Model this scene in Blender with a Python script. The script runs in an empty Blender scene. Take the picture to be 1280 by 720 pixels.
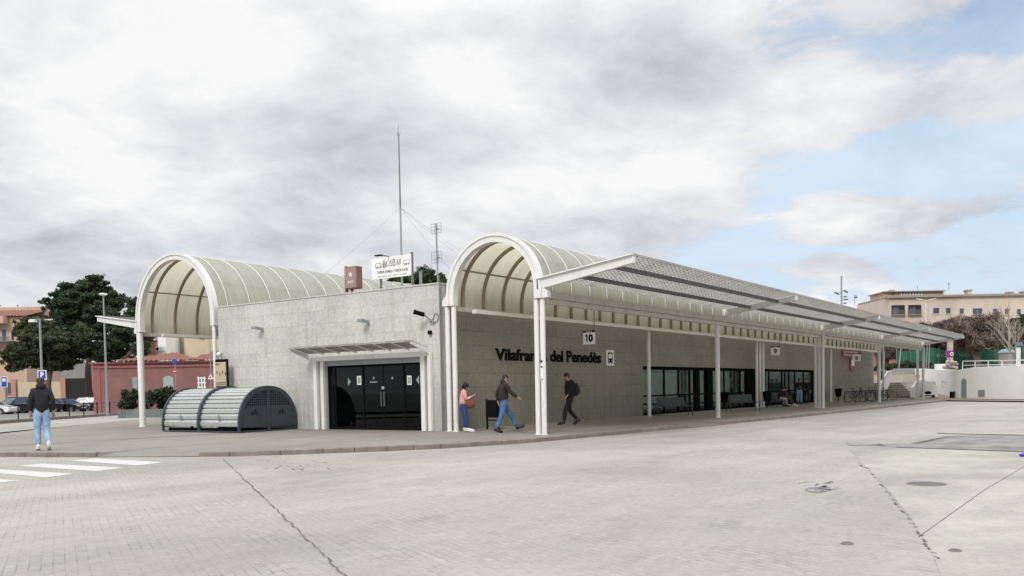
import bpy, math, random
from mathutils import Vector, Matrix, Euler
R = math.radians
SC = bpy.context.scene
COL = SC.collection
random.seed(7)

# ------------------------------------------------------------------ camera
F, CY = 1112.8, 528.94                      # focal length and optical axis row in 1280x720 pixels
YAW, PITCH, ROLL = 0.61202, -0.038043, -0.018681
EYE = Vector((0, 0, 1.36))
FW = Vector((math.cos(YAW) * math.cos(PITCH), math.sin(YAW) * math.cos(PITCH), math.sin(PITCH)))
_r = Vector((math.sin(YAW), -math.cos(YAW), 0)); _u = _r.cross(FW)
RT = _r * math.cos(ROLL) + _u * math.sin(ROLL)
UP = -_r * math.sin(ROLL) + _u * math.cos(ROLL)
cam_d = bpy.data.cameras.new('camera'); cam = bpy.data.objects.new('camera', cam_d); COL.objects.link(cam)
m = Matrix.Identity(4)
for i in range(3):
    m[i][0], m[i][1], m[i][2], m[i][3] = RT[i], UP[i], -FW[i], EYE[i]
cam.matrix_world = m
cam_d.sensor_width = 36; cam_d.lens = 36 * F / 1280; cam_d.shift_y = (CY - 360) / 1280
cam_d.clip_start = 0.1; cam_d.clip_end = 3000
SC.camera = cam

def ray(px, py): return RT * ((px - 640) / F) - UP * ((py - CY) / F) + FW
def at_z(px, py, z=0.0):
    d = ray(px, py); return EYE + d * ((z - EYE.z) / d.z)
def at_x(px, py, x):
    d = ray(px, py); return EYE + d * (x / d.x)
def at_y(px, py, y):
    d = ray(px, py); return EYE + d * (y / d.y)
FH = Vector((math.cos(YAW), math.sin(YAW), 0)); RH = Vector((math.sin(YAW), -math.cos(YAW), 0))
def at_d(px, py, D):
    d = ray(px, py); return EYE + d * (D / d.dot(FH))
def sz(y): pass

# ------------------------------------------------------------------ materials
def nodes(name):
    mt = bpy.data.materials.new(name); mt.use_nodes = True
    nt = mt.node_tree
    return mt, nt, nt.nodes, nt.links, nt.nodes['Principled BSDF']

def N(nt, t, **kw):
    n = nt.nodes.new(t)
    for k, v in kw.items():
        if k.startswith('i_'):
            k2 = k[2:]; k2 = int(k2) if k2.isdigit() else k2.replace('_', ' ')
            n.inputs[k2].default_value = v
        else: setattr(n, k, v)
    return n

def ramp(nt, a, b, ca, cb, interp='LINEAR'):
    n = nt.nodes.new('ShaderNodeValToRGB'); n.color_ramp.interpolation = interp
    e = n.color_ramp.elements; e[0].position = a; e[1].position = b
    e[0].color = ca if len(ca) == 4 else (*ca, 1); e[1].color = cb if len(cb) == 4 else (*cb, 1)
    return n

def mat(name, col, rough=0.6, metal=0.0, var=0.12, scale=3.0, bump=0.0, bscale=40, spec=0.5, coat=0.0, dirt=None):
    mt, nt, nd, lk, P = nodes(name)
    tc = N(nt, 'ShaderNodeTexCoord')
    n1 = N(nt, 'ShaderNodeTexNoise', i_Scale=scale, i_Detail=6.0, i_Roughness=0.6)
    lk.new(tc.outputs['Object'], n1.inputs['Vector'])
    r = ramp(nt, 0.3, 0.7, [c * (1 - var) for c in col], [min(1, c * (1 + var)) for c in col])
    lk.new(n1.outputs['Fac'], r.inputs['Fac'])
    out = r.outputs['Color']
    if dirt:
        n2 = N(nt, 'ShaderNodeTexNoise', i_Scale=dirt[1], i_Detail=8.0, i_Roughness=0.7)
        mp = N(nt, 'ShaderNodeMapping'); mp.inputs['Scale'].default_value = (1, 1, 0.25)
        lk.new(tc.outputs['Object'], mp.inputs['Vector']); lk.new(mp.outputs['Vector'], n2.inputs['Vector'])
        r2 = ramp(nt, dirt[2], dirt[2] + 0.18, (0, 0, 0), (dirt[3],) * 3)
        lk.new(n2.outputs['Fac'], r2.inputs['Fac'])
        mx = N(nt, 'ShaderNodeMixRGB'); mx.inputs['Color2'].default_value = (*dirt[0], 1)
        lk.new(r2.outputs['Color'], mx.inputs['Fac']); lk.new(out, mx.inputs['Color1']); out = mx.outputs['Color']
    lk.new(out, P.inputs['Base Color'])
    P.inputs['Roughness'].default_value = rough; P.inputs['Metallic'].default_value = metal
    P.inputs['Specular IOR Level'].default_value = spec
    if coat: P.inputs['Coat Weight'].default_value = coat
    if bump:
        n3 = N(nt, 'ShaderNodeTexNoise', i_Scale=bscale, i_Detail=6.0)
        lk.new(tc.outputs['Object'], n3.inputs['Vector'])
        b = N(nt, 'ShaderNodeBump', i_Strength=bump, i_Distance=0.02)
        lk.new(n3.outputs['Fac'], b.inputs['Height']); lk.new(b.outputs['Normal'], P.inputs['Normal'])
    return mt

def stone_mat(name, axis, jc=0.80, base=(0.53, 0.525, 0.495), bw=0.98, bh=0.49, stain=0.7, off=(0, 0)):
    """dressed stone courses; axis = which horizontal axis runs along the wall"""
    mt, nt, nd, lk, P = nodes(name)
    tc = N(nt, 'ShaderNodeTexCoord'); sp = N(nt, 'ShaderNodeSeparateXYZ'); lk.new(tc.outputs['Object'], sp.inputs[0])
    cb = N(nt, 'ShaderNodeCombineXYZ'); lk.new(sp.outputs[axis], cb.inputs['X']); lk.new(sp.outputs['Z'], cb.inputs['Y'])
    br = N(nt, 'ShaderNodeTexBrick', offset=0.5, offset_frequency=2)
    br.inputs['Scale'].default_value = 1.0; br.inputs['Brick Width'].default_value = bw; br.inputs['Row Height'].default_value = bh
    br.inputs['Mortar Size'].default_value = 0.010; br.inputs['Mortar Smooth'].default_value = 0.3; br.inputs['Bias'].default_value = -0.1
    br.inputs['Color1'].default_value = (*[c * 1.05 for c in base], 1); br.inputs['Color2'].default_value = (*[c * 0.93 for c in base], 1)
    br.inputs['Mortar'].default_value = (*[c * jc for c in base], 1)
    # joints wander a little and fade in places
    nw = N(nt, 'ShaderNodeTexNoise', i_Scale=1.2, i_Detail=4.0); lk.new(cb.outputs[0], nw.inputs['Vector'])
    vm = N(nt, 'ShaderNodeVectorMath', operation='SCALE'); vm.inputs['Scale'].default_value = 0.02
    lk.new(nw.outputs['Color'], vm.inputs[0]); va = N(nt, 'ShaderNodeVectorMath', operation='ADD')
    lk.new(cb.outputs[0], va.inputs[0]); lk.new(vm.outputs[0], va.inputs[1]); lk.new(va.outputs[0], br.inputs['Vector'])
    fine = N(nt, 'ShaderNodeTexNoise', i_Scale=9.0, i_Detail=10.0, i_Roughness=0.75); lk.new(tc.outputs['Object'], fine.inputs['Vector'])
    fr = ramp(nt, 0.3, 0.72, (0.72, 0.72, 0.71), (1.16, 1.16, 1.16)); lk.new(fine.outputs['Fac'], fr.inputs['Fac'])
    mul = N(nt, 'ShaderNodeMixRGB', blend_type='MULTIPLY'); mul.inputs['Fac'].default_value = 1
    lk.new(br.outputs['Color'], mul.inputs['Color1']); lk.new(fr.outputs['Color'], mul.inputs['Color2'])
    big = N(nt, 'ShaderNodeTexNoise', i_Scale=0.45, i_Detail=5.0, i_Roughness=0.6); lk.new(tc.outputs['Object'], big.inputs['Vector'])
    gr = ramp(nt, 0.38, 0.66, (0.905, 0.915, 0.895), (1.06, 1.05, 1.04)); lk.new(big.outputs['Fac'], gr.inputs['Fac'])
    mul2 = N(nt, 'ShaderNodeMixRGB', blend_type='MULTIPLY'); mul2.inputs['Fac'].default_value = 1
    lk.new(mul.outputs[0], mul2.inputs['Color1']); lk.new(gr.outputs['Color'], mul2.inputs['Color2'])
    # weathering: damp stained foot of the wall, streaks below the coping
    st = N(nt, 'ShaderNodeTexNoise', i_Scale=2.2, i_Detail=8.0, i_Roughness=0.7)
    mp = N(nt, 'ShaderNodeMapping'); mp.inputs['Scale'].default_value = (1.6, 1.6, 0.22)
    lk.new(tc.outputs['Object'], mp.inputs['Vector']); lk.new(mp.outputs[0], st.inputs['Vector'])
    mr = N(nt, 'ShaderNodeMapRange'); mr.inputs['From Min'].default_value = 2.0; mr.inputs['From Max'].default_value = 0.3
    mr.inputs['To Min'].default_value = 0; mr.inputs['To Max'].default_value = 1
    lk.new(sp.outputs['Z'], mr.inputs['Value'])
    ad = N(nt, 'ShaderNodeMath', operation='MULTIPLY'); lk.new(mr.outputs[0], ad.inputs[0])
    sr = ramp(nt, 0.25, 0.6, (0, 0, 0), (1, 1, 1)); lk.new(st.outputs['Fac'], sr.inputs['Fac']); lk.new(sr.outputs['Color'], ad.inputs[1])
    sm = N(nt, 'ShaderNodeMath', operation='MULTIPLY'); lk.new(ad.outputs[0], sm.inputs[0]); sm.inputs[1].default_value = stain
    mx = N(nt, 'ShaderNodeMixRGB'); mx.inputs['Color2'].default_value = (base[0] * .47, base[1] * .49, base[2] * .46, 1)
    lk.new(sm.outputs[0], mx.inputs['Fac']); lk.new(mul2.outputs[0], mx.inputs['Color1'])
    s3 = ramp(nt, 0.52, 0.74, (0, 0, 0), (.6, .6, .6)); lk.new(st.outputs['Fac'], s3.inputs['Fac'])
    mx2 = N(nt, 'ShaderNodeMixRGB'); mx2.inputs['Color2'].default_value = (base[0] * .55, base[1] * .55, base[2] * .5, 1)
    lk.new(s3.outputs['Color'], mx2.inputs['Fac']); lk.new(mx.outputs[0], mx2.inputs['Color1'])
    lk.new(mx2.outputs[0], P.inputs['Base Color']); P.inputs['Roughness'].default_value = 0.75
    b = N(nt, 'ShaderNodeBump', i_Strength=0.35, i_Distance=0.01); lk.new(fine.outputs['Fac'], b.inputs['Height'])
    lk.new(b.outputs['Normal'], P.inputs['Normal'])
    return mt

def paving_mat(name, base, bw, bh, rot, contrast=0.6, mortar=0.006, patch=0.12, joint_gate=0.5, big=0.05):
    mt, nt, nd, lk, P = nodes(name)
    tc = N(nt, 'ShaderNodeTexCoord')
    mp = N(nt, 'ShaderNodeMapping'); mp.inputs['Rotation'].default_value = (0, 0, rot); lk.new(tc.outputs['Object'], mp.inputs['Vector'])
    br = N(nt, 'ShaderNodeTexBrick', offset=0.5)
    br.inputs['Scale'].default_value = 1.0; br.inputs['Brick Width'].default_value = bw; br.inputs['Row Height'].default_value = bh
    br.inputs['Mortar Size'].default_value = mortar; br.inputs['Mortar Smooth'].default_value = 0.4
    br.inputs['Color1'].default_value = (*[c * 1.09 for c in base], 1); br.inputs['Color2'].default_value = (*[c * 0.88 for c in base], 1)
    br.inputs['Mortar'].default_value = (*[c * contrast for c in base], 1)
    lk.new(mp.outputs[0], br.inputs['Vector'])
    # joints filled with dust except in patches
    g = N(nt, 'ShaderNodeTexNoise', i_Scale=0.9, i_Detail=12.0, i_Roughness=0.85); lk.new(tc.outputs['Object'], g.inputs['Vector'])
    gr = ramp(nt, joint_gate, joint_gate + 0.12, (0.12, 0.12, 0.12), (1, 1, 1)); lk.new(g.outputs['Fac'], gr.inputs['Fac'])
    mx = N(nt, 'ShaderNodeMixRGB'); mx.inputs['Color1'].default_value = (*base, 1)
    lk.new(gr.outputs['Color'], mx.inputs['Fac']); lk.new(br.outputs['Color'], mx.inputs['Color2'])
    n1 = N(nt, 'ShaderNodeTexNoise', i_Scale=big * 4, i_Detail=8.0, i_Roughness=0.6, i_Distortion=0.4); lk.new(tc.outputs['Object'], n1.inputs['Vector'])
    r1 = ramp(nt, 0.35, 0.65, [1 - patch] * 3, [1 + patch * .8] * 3); lk.new(n1.outputs['Fac'], r1.inputs['Fac'])
    m1 = N(nt, 'ShaderNodeMixRGB', blend_type='MULTIPLY'); m1.inputs['Fac'].default_value = 1
    lk.new(mx.outputs[0], m1.inputs['Color1']); lk.new(r1.outputs['Color'], m1.inputs['Color2'])
    n2 = N(nt, 'ShaderNodeTexNoise', i_Scale=14.0, i_Detail=9.0, i_Roughness=0.8); lk.new(tc.outputs['Object'], n2.inputs['Vector'])
    r2 = ramp(nt, 0.3, 0.7, (0.80, 0.80, 0.79), (1.14, 1.14, 1.14)); lk.new(n2.outputs['Fac'], r2.inputs['Fac'])
    m2 = N(nt, 'ShaderNodeMixRGB', blend_type='MULTIPLY'); m2.inputs['Fac'].default_value = 1
    lk.new(m1.outputs[0], m2.inputs['Color1']); lk.new(r2.outputs['Color'], m2.inputs['Color2'])
    mpS = N(nt, 'ShaderNodeMapping'); mpS.inputs['Rotation'].default_value = (0, 0, R(-20)); mpS.inputs['Scale'].default_value = (.10, .55, 1); lk.new(tc.outputs['Object'], mpS.inputs['Vector'])
    nS = N(nt, 'ShaderNodeTexNoise', i_Scale=1.0, i_Detail=9.0, i_Roughness=0.65, i_Distortion=0.8); lk.new(mpS.outputs[0], nS.inputs['Vector'])
    rS = ramp(nt, 0.36, 0.62, (0.90, 0.892, 0.88), (1.045, 1.04, 1.035)); lk.new(nS.outputs['Fac'], rS.inputs['Fac'])
    mS = N(nt, 'ShaderNodeMixRGB', blend_type='MULTIPLY'); mS.inputs['Fac'].default_value = 1
    lk.new(m2.outputs[0], mS.inputs['Color1']); lk.new(rS.outputs['Color'], mS.inputs['Color2']); m2 = mS
    # oily spots
    n3 = N(nt, 'ShaderNodeTexNoise', i_Scale=1.7, i_Detail=3.0, i_Roughness=0.5); lk.new(tc.outputs['Object'], n3.inputs['Vector'])
    r3 = ramp(nt, 0.70, 0.80, (0, 0, 0), (.30, .30, .30)); lk.new(n3.outputs['Fac'], r3.inputs['Fac'])
    m3 = N(nt, 'ShaderNodeMixRGB'); m3.inputs['Color2'].default_value = (*[c * .45 for c in base], 1)
    lk.new(r3.outputs['Color'], m3.inputs['Fac']); lk.new(m2.outputs[0], m3.inputs['Color1'])
    lk.new(m3.outputs[0], P.inputs['Base Color']); P.inputs['Roughness'].default_value = 0.85; P.inputs['Specular IOR Level'].default_value = 0.25
    b = N(nt, 'ShaderNodeBump', i_Strength=0.3, i_Distance=0.006); lk.new(n2.outputs['Fac'], b.inputs['Height'])
    lk.new(b.outputs['Normal'], P.inputs['Normal'])
    return mt

def skin_sheet_mat():
    """aged translucent roofing sheet"""
    mt, nt, nd, lk, P = nodes('translucent_sheet')
    tc = N(nt, 'ShaderNodeTexCoord')
    mp = N(nt, 'ShaderNodeMapping'); mp.inputs['Scale'].default_value = (3, 0.5, 0.5)
    lk.new(tc.outputs['Object'], mp.inputs['Vector'])
    n1 = N(nt, 'ShaderNodeTexNoise', i_Scale=1.1, i_Detail=8.0, i_Roughness=0.7); lk.new(mp.outputs[0], n1.inputs['Vector'])
    r = ramp(nt, 0.3, 0.7, (0.37, 0.39, 0.33), (0.50, 0.52, 0.45)); lk.new(n1.outputs['Fac'], r.inputs['Fac'])
    rt = ramp(nt, 0.3, 0.7, (0.72, 0.67, 0.51), (0.90, 0.86, 0.68)); lk.new(n1.outputs['Fac'], rt.inputs['Fac'])
    tr = N(nt, 'ShaderNodeBsdfTranslucent'); lk.new(rt.outputs[0], tr.inputs['Color'])
    lk.new(r.outputs[0], P.inputs['Base Color']); P.inputs['Roughness'].default_value = 0.45
    mx = N(nt, 'ShaderNodeMixShader'); mx.inputs[0].default_value = 0.44
    lk.new(P.outputs[0], mx.inputs[1]); lk.new(tr.outputs[0], mx.inputs[2])
    lk.new(mx.outputs[0], nt.nodes['Material Output'].inputs['Surface'])
    return mt

def glass_mat(name, tint=(0.35, 0.40, 0.38), fac=0.10, rough=0.02):
    mt, nt, nd, lk, P = nodes(name)
    tr = N(nt, 'ShaderNodeBsdfTransparent'); tr.inputs['Color'].default_value = (*tint, 1)
    gl = N(nt, 'ShaderNodeBsdfGlossy'); gl.inputs['Roughness'].default_value = rough; gl.inputs['Color'].default_value = (.9, .95, .93, 1)
    fr = N(nt, 'ShaderNodeFresnel', i_IOR=1.35)
    ml = N(nt, 'ShaderNodeMath', operation='MULTIPLY'); lk.new(fr.outputs[0], ml.inputs[0]); ml.inputs[1].default_value = fac * 10
    mx = N(nt, 'ShaderNodeMixShader'); lk.new(ml.outputs[0], mx.inputs[0]); lk.new(tr.outputs[0], mx.inputs[1]); lk.new(gl.outputs[0], mx.inputs[2])
    lk.new(mx.outputs[0], nt.nodes['Material Output'].inputs['Surface'])
    nt.nodes.remove(P)
    return mt

def leaf_mat(name, c1, c2, trans=0.25):
    mt, nt, nd, lk, P = nodes(name)
    g = N(nt, 'ShaderNodeNewGeometry')
    r = ramp(nt, 0.0, 1.0, c1, c2); lk.new(g.outputs['Random Per Island'], r.inputs['Fac'])
    lk.new(r.outputs[0], P.inputs['Base Color']); P.inputs['Roughness'].default_value = 0.7; P.inputs['Specular IOR Level'].default_value = 0.2
    tr = N(nt, 'ShaderNodeBsdfTranslucent'); lk.new(r.outputs[0], tr.inputs['Color'])
    mx = N(nt, 'ShaderNodeMixShader'); mx.inputs[0].default_value = trans
    lk.new(P.outputs[0], mx.inputs[1]); lk.new(tr.outputs[0], mx.inputs[2]); lk.new(mx.outputs[0], nt.nodes['Material Output'].inputs['Surface'])
    return mt

M = {}
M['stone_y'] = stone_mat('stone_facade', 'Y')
M['stone_x'] = stone_mat('stone_side_shaded', 'X', jc=0.62, base=(0.262, 0.245, 0.198), stain=0.5)  # darker copy of the facade stone; canopy shade put into its base colour
M['white_metal'] = mat('white_painted_steel', (0.70, 0.695, 0.67), 0.45, var=0.05, scale=2, dirt=((0.30, 0.26, 0.21), 2.5, 0.57, 0.5))
M['cream_metal'] = mat('cream_steel', (0.50, 0.48, 0.42), 0.5, var=0.08, dirt=((0.22, 0.2, 0.16), 3, 0.5, 0.5))
M['rib_brown'] = mat('brown_rib', (0.24, 0.20, 0.15), 0.55)
M['dark_steel'] = mat('dark_steel', (0.16, 0.15, 0.15), 0.6)
M['slat'] = mat('galvanised_slat', (0.36, 0.345, 0.30), 0.5, var=0.15, scale=1.2, dirt=((0.15, 0.135, 0.11), 1.5, 0.5, 0.6))
M['sheet'] = skin_sheet_mat()
M['sheet_grey'] = mat('grey_end_sheet', (0.42, 0.45, 0.46), 0.5)
M['black'] = mat('black_metal', (0.010, 0.010, 0.012), 0.7, spec=.0)
M['black_text'] = mat('black_lettering', (0.006, 0.006, 0.006), 0.8, spec=.05)
M['white_sign'] = mat('white_sign_face', (0.78, 0.78, 0.76), 0.5, var=0.03)
M['glass'] = glass_mat('dark_glass', (.55, .62, .6), 0.03)
M['glass_ent'] = glass_mat('entrance_glass', (0.25, 0.30, 0.28), 0.075)
M['teal'] = mat('matte_teal', (0.27, 0.35, 0.335), 0.5, var=0.15, scale=0.8, spec=.1)
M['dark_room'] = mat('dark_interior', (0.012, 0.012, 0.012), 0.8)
M['road'] = paving_mat('concrete_pavers', (0.342, 0.327, 0.296), 0.20, 0.10, R(-62), 0.58, 0.007, 0.13, 0.48)
M['pave'] = paving_mat('pavement_tiles', (0.238, 0.222, 0.192), 0.4, 0.4, R(0), 0.80, 0.006, 0.12, 0.45)
M['slab'] = paving_mat('concrete_slab', (0.350, 0.336, 0.302), 40, 40, R(35), 0.9, 0.01, 0.22, 0.9, big=0.12)
M['kerb'] = mat('kerb_stone', (0.19, 0.168, 0.138), 0.85, var=0.25, scale=2.5, bump=0.4, dirt=((0.09, 0.08, 0.07), 2, 0.52, 0.6))
M['paint'] = mat('road_paint', (0.50, 0.50, 0.475), 0.7, var=0.08, scale=5, dirt=((0.36, 0.35, 0.33), 4, 0.5, 0.5))
M['far_ground'] = mat('far_ground', (0.22, 0.21, 0.19), 0.9, var=0.2, scale=0.2)
M['asphalt_dark'] = mat('worn_dark_patch', (0.16, 0.155, 0.145), 0.8, var=0.4, scale=1.2, dirt=((0.30, 0.295, 0.28), 0.8, 0.45, 0.8))
M['crack'] = mat('dark_crack', (0.10, 0.09, 0.075), 0.95, var=0.4, scale=8)
M['iron'] = mat('iron_cover', (0.10, 0.095, 0.09), 0.7, bump=0.5)
M['navy_metal'] = mat('navy_painted_steel', (0.040, 0.050, 0.062), 0.5, var=0.12, scale=4)
M['shutter'] = mat('galvanised_slats', (0.40, 0.42, 0.405), 0.42, 0.25, var=0.08, scale=6)
M['green_strip'] = mat('green_trim', (0.10, 0.28, 0.05), 0.6)
M['skinA'] = mat('skin', (0.42, 0.24, 0.17), 0.55, var=0.05)
M['hair'] = mat('dark_hair', (0.012, 0.010, 0.009), 0.6, var=0.3, scale=60)
M['jeans_light'] = mat('light_denim', (0.24, 0.37, 0.54), 0.85, var=0.3, scale=9, bump=0.5, bscale=25)
M['jeans_blue'] = mat('blue_denim', (0.055, 0.13, 0.28), 0.85, var=0.35, scale=9, bump=0.5, bscale=25)
M['jeans_royal'] = mat('royal_denim', (0.02, 0.045, 0.16), 0.85, var=0.25, scale=9, bump=0.5, bscale=25)
M['cloth_black'] = mat('black_cloth', (0.010, 0.010, 0.012), 0.9, var=0.3, scale=12, bump=0.6, bscale=22)
M['cloth_navy'] = mat('dark_navy_cloth', (0.007, 0.007, 0.012), 0.85, var=0.3, scale=12, bump=0.7, bscale=18)
M['cloth_brown'] = mat('dark_olive_cloth', (0.022, 0.017, 0.012), 0.9, var=0.3, scale=12, bump=0.6, bscale=22)
M['cloth_pink'] = mat('pink_cloth', (0.62, 0.33, 0.32), 0.85, var=0.15, scale=12, bump=0.6, bscale=22)
M['cloth_grey'] = mat('pale_grey_cloth', (0.42, 0.41, 0.39), 0.9, var=0.2, scale=12, bump=0.6)
M['cloth_red'] = mat('dark_red_cloth', (0.10, 0.015, 0.02), 0.9, var=0.3, scale=12)
M['cloth_tan'] = mat('brown_trouser_cloth', (0.13, 0.065, 0.035), 0.9, var=0.3, scale=12)
M['leather'] = mat('brown_leather', (0.16, 0.045, 0.02), 0.5, var=0.2, scale=10)
M['shoe_white'] = mat('white_shoe', (0.70, 0.69, 0.66), 0.6, var=0.06)
M['shoe_dark'] = mat('dark_shoe', (0.025, 0.02, 0.02), 0.5)
M['rubber'] = mat('rubber', (0.018, 0.018, 0.018), 0.8)
M['alloy'] = mat('alloy', (0.35, 0.35, 0.36), 0.3, 0.8)
M['tail'] = mat('tail_lamp', (0.22, 0.01, 0.01), 0.2)
M['head'] = mat('head_lamp', (0.65, 0.67, 0.7), 0.15)
M['plate'] = mat('plate', (0.7, 0.7, 0.68), 0.5)
M['bench_metal'] = mat('bench_metal', (0.05, 0.062, 0.062), 0.5, 0.2, spec=.3)
M['lamp_metal'] = mat('lamp_post_steel', (0.28, 0.30, 0.30), 0.5, 0.3)
M['blue_sign'] = mat('blue_sign_face', (0.01, 0.05, 0.38), 0.4, var=0.05)
M['red_sign'] = mat('red_sign_face', (0.55, 0.03, 0.05), 0.4, var=0.05)
M['maroon'] = mat('maroon_sign_face', (0.22, 0.02, 0.035), 0.5, var=0.1)
M['pink_wall'] = mat('pink_render', (0.215, 0.105, 0.098), 0.85, var=0.16, scale=0.8, dirt=((0.18, 0.06, 0.055), 0.9, 0.52, 0.5))
M['pink_trim'] = mat('pink_cornice', (0.27, 0.10, 0.095), 0.85)
M['roof_tile'] = None
M['beige_wall'] = mat('beige_render', (0.58, 0.49, 0.415), 0.85, var=0.07, scale=0.4, dirt=((0.36, 0.28, 0.21), 0.6, 0.55, 0.4))
M['brown_wall'] = mat('taupe_render', (0.30, 0.25, 0.20), 0.85, var=0.1, scale=0.5)
M['cream_wall'] = mat('cream_render', (0.50, 0.42, 0.29), 0.85, var=0.08, scale=0.5)
M['salmon_wall'] = mat('salmon_render', (0.50, 0.36, 0.27), 0.85, var=0.08, scale=0.5)
M['white_wall'] = mat('whitewashed_wall', (0.83, 0.82, 0.79), 0.85, var=0.05, scale=0.7, bump=0.2, bscale=8, dirt=((0.5, 0.48, 0.44), 0.9, 0.58, 0.35))
M['grey_wall'] = mat('grey_render', (0.25, 0.25, 0.24), 0.85, var=0.2, scale=0.6)
M['terracotta'] = mat('terracotta_render', (0.42, 0.22, 0.16), 0.85, var=0.1, scale=0.5)
M['shade_glass'] = mat('window_pane', (0.05, 0.075, 0.11), 0.15, var=0.3, scale=0.3)
M['shade_nosing'] = mat('step_shade_line', (0.16, 0.145, 0.12), 0.9, var=.2)
M['stair'] = mat('stair_stone', (0.33, 0.30, 0.25), 0.85, var=0.15, scale=1.5)
M['brown_floor'] = mat('ramp_brick', (0.26, 0.20, 0.16), 0.85, var=0.15, scale=3)
M['green_net'] = mat('green_windbreak', (0.015, 0.11, 0.065), 0.8, var=0.3, scale=0.6)
M['verdigris'] = mat('grey_green_door', (0.20, 0.28, 0.28), 0.6, var=0.1)
M['bark'] = mat('bark', (0.13, 0.10, 0.075), 0.95, var=0.3, scale=6, bump=0.8, bscale=20)
M['bark_pale'] = mat('pale_bark', (0.33, 0.29, 0.24), 0.9, var=0.25, scale=6)
M['twig'] = leaf_mat('bare_twigs', (0.06, 0.035, 0.04), (0.20, 0.14, 0.12), 0.0)
M['twig_tan'] = leaf_mat('tan_twigs', (0.07, 0.05, 0.045), (0.27, 0.21, 0.16), 0.0)
M['pine'] = leaf_mat('pine_needles', (0.020, 0.038, 0.018), (0.090, 0.125, 0.060))
M['pine_light'] = leaf_mat('pale_pine_needles', (0.035, 0.048, 0.022), (0.12, 0.135, 0.07))
M['shrub'] = leaf_mat('shrub_leaves', (0.022, 0.035, 0.018), (0.085, 0.10, 0.06))
M['wood'] = mat('wood_panel', (0.20, 0.13, 0.07), 0.7)
M['poster'] = mat('poster_paper', (0.46, 0.38, 0.25), 0.6, var=0.12, scale=8)
M['red_box'] = mat('faded_red_lightbox', (0.20, 0.095, 0.085), 0.6, var=0.12, scale=4)
M['red_box_face'] = mat('faded_pink_face', (0.30, 0.20, 0.175), 0.6, var=0.12, scale=5)
M['concrete_post'] = mat('concrete_post', (0.46, 0.40, 0.33), 0.8)
M['planter'] = mat('planter_blue_grey', (0.13, 0.16, 0.155), 0.8, var=0.3, scale=1)
M['earth'] = mat('earth', (0.16, 0.14, 0.10), 0.95, var=0.3, scale=1)
M['purple_sign'] = mat('purple_sign_face', (0.22, 0.03, 0.20), 0.5)
M['solar'] = mat('solar_panel', (0.03, 0.04, 0.06), 0.2)
M['blue_litter'] = mat('blue_plastic', (0.01, 0.03, 0.5), 0.4)

def tile_mat():
    mt, nt, nd, lk, P = nodes('clay_roof_tiles')
    tc = N(nt, 'ShaderNodeTexCoord')
    n1 = N(nt, 'ShaderNodeTexNoise', i_Scale=2.5, i_Detail=7.0, i_Roughness=0.8); lk.new(tc.outputs['Object'], n1.inputs['Vector'])
    r = ramp(nt, 0.3, 0.7, (0.11, 0.045, 0.035), (0.29, 0.12, 0.09)); lk.new(n1.outputs[0], r.inputs['Fac'])
    lk.new(r.outputs[0], P.inputs['Base Color']); P.inputs['Roughness'].default_value = 0.9
    return mt
M['roof_tile'] = tile_mat()

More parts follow.
